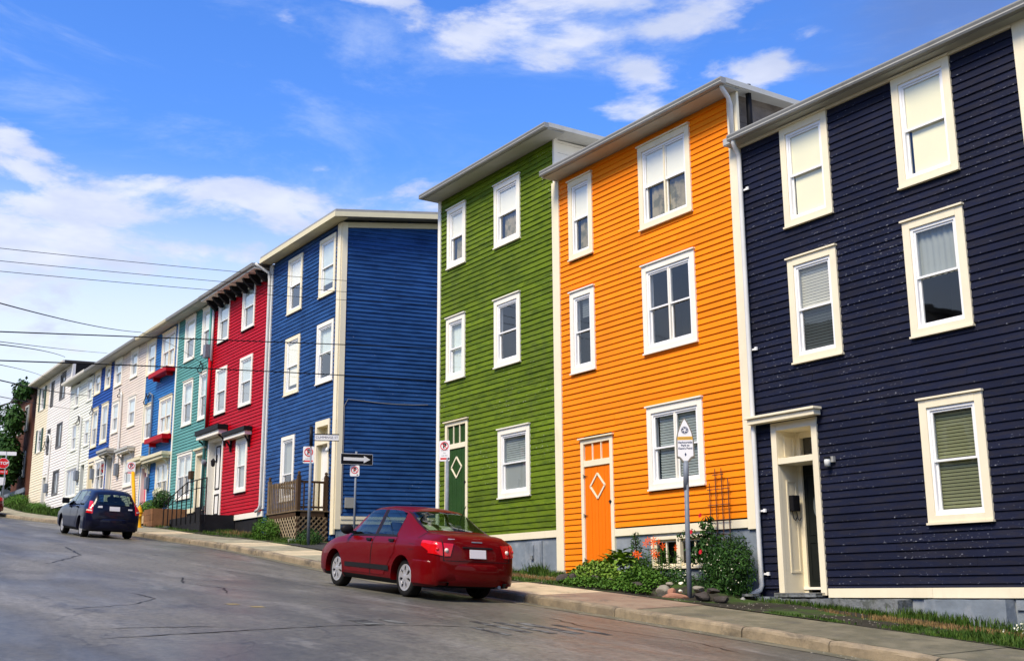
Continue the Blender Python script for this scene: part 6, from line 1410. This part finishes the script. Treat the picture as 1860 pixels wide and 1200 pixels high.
# stones of the bed edge
r_ = random.Random(15)
def stone(c, s, m, label, seed):
    bm = bmesh.new(); bmesh.ops.create_icosphere(bm, subdivisions=3, radius=1.); rs = random.Random(seed); o_ = Vector((rs.uniform(0, 50), rs.uniform(0, 50), 0))
    planes = [(Vector((rs.gauss(0, 1), rs.gauss(0, 1), rs.gauss(0, .8))).normalized(), rs.uniform(.55, .85)) for _ in range(9)]
    for v in bm.verts:
        for (n_, d) in planes:
            k = v.co.dot(n_)
            if k > d: v.co -= n_ * (k - d) * .9
        v.co *= 1 + .10 * mnoise.noise(v.co * 1.6 + o_)
        v.co = Vector((v.co.x * s[0], v.co.y * s[1], v.co.z * s[2]))
    me = bpy.data.meshes.new('garden_stone'); bm.to_mesh(me); bm.free(); me.materials.append(m); o = bpy.data.objects.new('garden_stone', me); COL.objects.link(o); o.location = c; o.rotation_euler = (0, rs.uniform(-.12, .12), rs.uniform(-.5, .5))
    tag(o, label, 'stone', 'loose stones edging the flower bed'); return o
SL = [((-14.86, 12.86, -.06), (.17, .12, .13), 'stone', 'pale squarish stone at the left of the edging below the sign'), ((-14.80, 12.92, .08), (.08, .07, .04), 'stone', 'small grey stone balanced on the pale squarish stone'), ((-14.50, 12.78, -.13), (.26, .10, .07), 'stoner', 'long reddish stone lying lowest in the flower bed edging'),
      ((-14.64, 12.82, -.06), (.07, .07, .10), 'stoner', 'upright reddish stone behind the long reddish stone'), ((-14.53, 12.93, .09), (.05, .05, .035), 'white_f', 'small white rounded stone left of the sign pole foot'), ((-14.43, 12.84, -.03), (.045, .04, .03), 'white_f', 'small white pebble under the sign pole'),
      ((-14.05, 12.88, .0), (.20, .12, .055), 'stone', 'flat grey slab stone on top of the dark stones'), ((-13.95, 12.84, -.12), (.22, .12, .09), 'stoned', 'dark rounded stone beneath the flat grey slab stone'), ((-13.72, 12.88, -.03), (.16, .10, .05), 'stoned', 'dark flat stone at the right end of the edging'),
      ((-13.60, 12.9, -.16), (.2, .12, .08), 'stoned', 'darkest low stone beside the big bush'), ((-16.35, 12.98, .10), (.22, .12, .11), 'stoned', 'dark jagged stone among the lime ground cover'), ((-16.9, 12.98, .14), (.16, .1, .12), 'stoned', 'dark stone under the hosta leaves'),
      ((-15.75, 12.98, .04), (.18, .1, .10), 'stoned', 'dark stone between the two ground covers'), ((-17.9, 13.0, .20), (.20, .13, .11), 'stoned', 'dark stone at the far left corner of the flower bed'), ((-17.55, 12.98, .20), (.12, .1, .10), 'stoned', 'second dark stone from the left corner of the bed')]
for i, (c, s, m_, l) in enumerate(SL): stone(c, s, M[m_], l, i + 3)
# deck shrub and planter plants
bush('deck_shrub', (-32.75, 12.90, 1.72), (.75, .35, .42), 3600, .10, M['leafm'], 'feathery green shrub sprawling below the wooden deck', asp=.22, up=.9, jitter=.9)
bush('weed_clump', (-30.4, 13.25, 1.45), (.75, .3, .28), 1700, .09, M['leafd'], 'dark weeds at the foot of the lattice beside the blue corner board', asp=.25, up=.9)
bush('planter_plants', (-45.35, 13.1, 3.22), (.95, .4, .32), 2300, .11, M['leafm'], 'leafy green plants filling the stepped wooden planter', asp=.3, up=.8)
bush('planter_plants', (-43.85, 13.1, 3.45), (.60, .35, .35), 1500, .11, M['leafd'], 'taller dark plants in the right end of the wooden planter', asp=.3, up=.8)
r_ = random.Random(5); pf = empty('flower_pot', (-44.2, 13.9, 3.6), 'pale yellow flowers under the ground floor window of the sky blue house', 'flowers')
mk('blossom', leaves(G(), (-47.2, 13.9, 4.0), (.55, .12, .16), 260, .08, r_, asp=.9), M['white_f'], pf); 
bush('weed_clump', (-67.5, 13.3, 4.55), (1.6, .6, .35), 1500, .16, M['leafm'], 'grassy weeds against the foot of the off-white house', asp=.2, up=1.)
bush('weed_clump', (-73.3, 13.3, 5.2), (1.6, .7, .6), 2600, .18, M['leafm'], 'tall weeds at the corner of the cream end house', asp=.2, up=1.)
# creeper and tree at the end of the street
cr = bush('creeper', (-78.8, 13.5, 8.2), (1.5, .9, 1.7), 3200, .28, M['leafd'], 'green creeper hanging over the brown house beyond the row', 'creeper', asp=.6)
mk('foliage', leaves(leaves(G(), (-78.2, 13.6, 10.8), (1.2, .7, 1.0), 900, .28, random.Random(3), asp=.6), (-76.6, 13.7, 12.5), (.9, .6, .7), 500, .28, random.Random(6), asp=.6), M['leafd'], cr)
mk('foliage', leaves(G(), (-80.6, 13.2, 9.9), (.9, .5, .5), 220, .26, random.Random(13), asp=.6, shell=.1), M['leafd'], cr)
tre_ = empty('street_tree', (-117, 18., 7.5), 'leafy tree at the top of the street, cut off by the left edge', 'tree'); gg = G(); r_ = random.Random(41)
mk('trunk', G().tube([(-117., 18., 7.), (-116.8, 18., 10.), (-116.4, 18, 14.), (-116, 18, 17.5)], [.4, .32, .22, .1], 8), M['bark'], tre_)
lg = G()
for k in range(46):
    a = r_.uniform(0, 6.28); e = r_.uniform(-.25, .55); L_ = r_.uniform(2.5, 6.5); s_ = Vector((-119.5, 18., r_.uniform(13.6, 17.4))); t_ = s_ + Vector((math.cos(a) * L_, math.sin(a) * L_, e * L_ * .6))
    lg.tube([s_, (s_ + t_) / 2 + Vector((0, 0, .3)), t_], [.07, .04, .015], 4)
    for j in range(3): q = s_ + (t_ - s_) * (.5 + .25 * j); leaves(gg, q, (.6, .6, .4), 24, .30, r_, asp=.5, shell=.1)
mk('branches', lg, M['bark'], tre_); mk('crown', gg, M['leafd'], tre_)

# grass along the house feet and the pavement edge
def grass(zones, seed, m, label, hgt=(.06, .16), wd=.006):
    r_ = random.Random(seed); gg = G()
    for (x0, x1, y0, y1, n, hs_) in zones:
        cl_ = [(r_.uniform(x0, x1), r_.uniform(y0, y1)) for _ in range(max(3, n // 45))]
        for _ in range(n):
            if r_.random() < .65: c = r_.choice(cl_); x = c[0] + r_.gauss(0, .10); y = min(max(c[1] + r_.gauss(0, .05), y0), y1)
            else: x, y = r_.uniform(x0, x1), r_.uniform(y0, y1)
            h = r_.uniform(*hgt) * hs_; a = r_.uniform(0, 6.28); ln = r_.uniform(.1, .6) * h; z = side(x, y) - .01; w_ = wd * r_.uniform(.7, 1.4)
            dx, dy = math.cos(a), math.sin(a); sx_, sy_ = -dy * w_, dx * w_
            gg.add([(x - sx_, y - sy_, z), (x + sx_, y + sy_, z), (x + dx * ln * .35 + sx_ * .7, y + dy * ln * .35 + sy_ * .7, z + h * .6), (x + dx * ln * .35 - sx_ * .7, y + dy * ln * .35 - sy_ * .7, z + h * .6), (x + dx * ln, y + dy * ln, z + h)], [(0, 1, 2, 3), (3, 2, 4)])
    return mk('grass', gg, m, kind='stuff')
grass([(-13.6, -11.0, 13.70, 13.86, 1500, .65), (-11.0, -7.2, 13.7, 13.98, 2300, 1.15), (-10.2, -7.0, 12.5, 13.0, 3600, .5), (-9.2, -7.0, 12.5, 13.2, 2600, .8), (-12.2, -10.6, 12.5, 12.62, 500, .35), (-20.0, -17.9, 13.7, 14.1, 1500, .9), (-22.4, -20.0, 13.5, 14.1, 900, .9), (-21.95, -21.6, 13.8, 14.1, 420, 2.4), (-20.3, -19.8, 13.7, 14.0, 300, 1.8),
       (-20.5, -17.0, 12.5, 12.9, 1200, .5), (-27, -22.4, 12.7, 14., 1500, .7), (-35, -29.5, 12.75, 13.1, 1600, 1.2), (-42, -35, 12.6, 13.2, 1500, .6), (-39.5, -36, 13.4, 14.0, 900, .9), (-52, -42, 12.6, 13.3, 1800, .8)], 3, M['grass'], 'g')
grass([(-76, -56, 12.6, 14.1, 7000, 2.2), (-90, -74.8, 11.5, 16, 9000, 3.0)], 4, M['grass'], 'g', wd=.016)
grass([(-10.9, -8.0, 13.15, 13.5, 2600, .55), (-12.0, -10.9, 13.3, 13.5, 260, .5), (-21.5, -18.4, 13.0, 13.5, 1500, .5), (-38, -34.5, 13.2, 13.9, 900, 1.)], 9, M['straw'], 's', wd=.004)
r_ = random.Random(90); gg = G()
for _ in range(90): x = r_.uniform(-8.9, -7.4); y = r_.uniform(13.1, 13.6); z = side(x, y) + r_.uniform(.06, .16); leaves(gg, (x, y, z), (.006, .006, .006), 3, .02, r_, asp=.9)
mk('clover_flowers', gg, M['white_f'], kind='stuff')
gr2 = G(); r_ = random.Random(17)
for _ in range(900):
    x = r_.uniform(-24, -7); y = r_.uniform(12.5, 14.0) if r_.random() < .75 else r_.uniform(10.55, 10.88); z = (side(x, y) if y > 12 else road(x, y)) + .004; s = r_.uniform(.004, .016)
    gr2.add([(x - s, y - s * .7, z), (x + s, y - s * .6, z), (x + s * .7, y + s, z), (x - s * .8, y + s * .8, z), (x, y, z + s * .8)], [(0, 1, 4), (1, 2, 4), (2, 3, 4), (3, 0, 4)])
mk('gravel', gr2, M['stone'], kind='stuff')

# ------------------------------------------------------------------ overhead wires running from the far side of the street down the side street
wires = empty('overhead_wires', (-31, 12, 8.), 'black overhead wires crossing the street and running down the side street', 'wire')
WL = [
((-22.41, 3.0, 6.28), (-27.29, 16.4, 8.46), 0.08, 0.006),
((-22.24, 3.0, 5.99), (-27.28, 16.4, 8.1), 0.05, 0.006),
((-22.11, 3.0, 5.76), (-27.28, 16.4, 7.91), 0.07, 0.006),
((-21.39, 3.0, 4.47), (-27.27, 16.4, 6.67), 0.0, 0.012),
((-21.07, 3.0, 3.9), (-27.27, 16.4, 5.7), -0.05, 0.012),
((-21.77, 3.0, 5.16), (-51.35, 13.9, 11.47), 0.12, 0.013),
((-21.26, 3.0, 4.24), (-66.4, 13.9, 12.92), -0.09, 0.013),
((-21.06, 3.0, 3.88), (-69.69, 13.9, 12.12), -0.1, 0.008),
((-20.91, 3.0, 3.61), (-60.06, 13.9, 9.82), 0.08, 0.013),
((-21.3, 3.0, 4.31), (-57.01, 13.9, 11.5), 0.03, 0.008),
((-20.73, 3.0, 3.29), (-63.12, 13.9, 9.52), 0.03, 0.008),
((-50.24, 13.6, 11.22), (-41.4, 13.9, 8.11), -0.18, 0.008),
]
for (A, B, sag, rr) in WL:
    A, B = Vector(A), Vector(B); mk('wire', G().tube([A + (B - A) * (i / 24) - Vector((0, 0, 4 * sag * (i / 24) * (1 - i / 24))) for i in range(25)], rr, 5), M['mesh'], wires, kind=None)
# insulators and looped cable ends where the drops meet the fronts
def loopend(parent, x, z, s=.35):
    gg = G().tube([(x + s * .5 * math.cos(a * .5), W - .12 - .05 * math.sin(a), z + s * .5 * math.sin(a * .5)) for a in range(0, 22)], .018, 5)
    return mk('cable_loop', gg, M['mesh'], parent)
loopend(ht_, -43.2, 8.55, .45); loopend(ha, -50.4, 8.3, .5); loopend(hm, -62.9, 8.9, .5); loopend(hw, -70.8, 8.4, .5); loopend(hp_, -54.9, 9.2, .4); loopend(hry, -60.1, 9.05, .4)
mk('insulator', G().box(-42.45, -42.15, W - .3, W - .1, 8.75, 9.25), M['galv'], ht_)
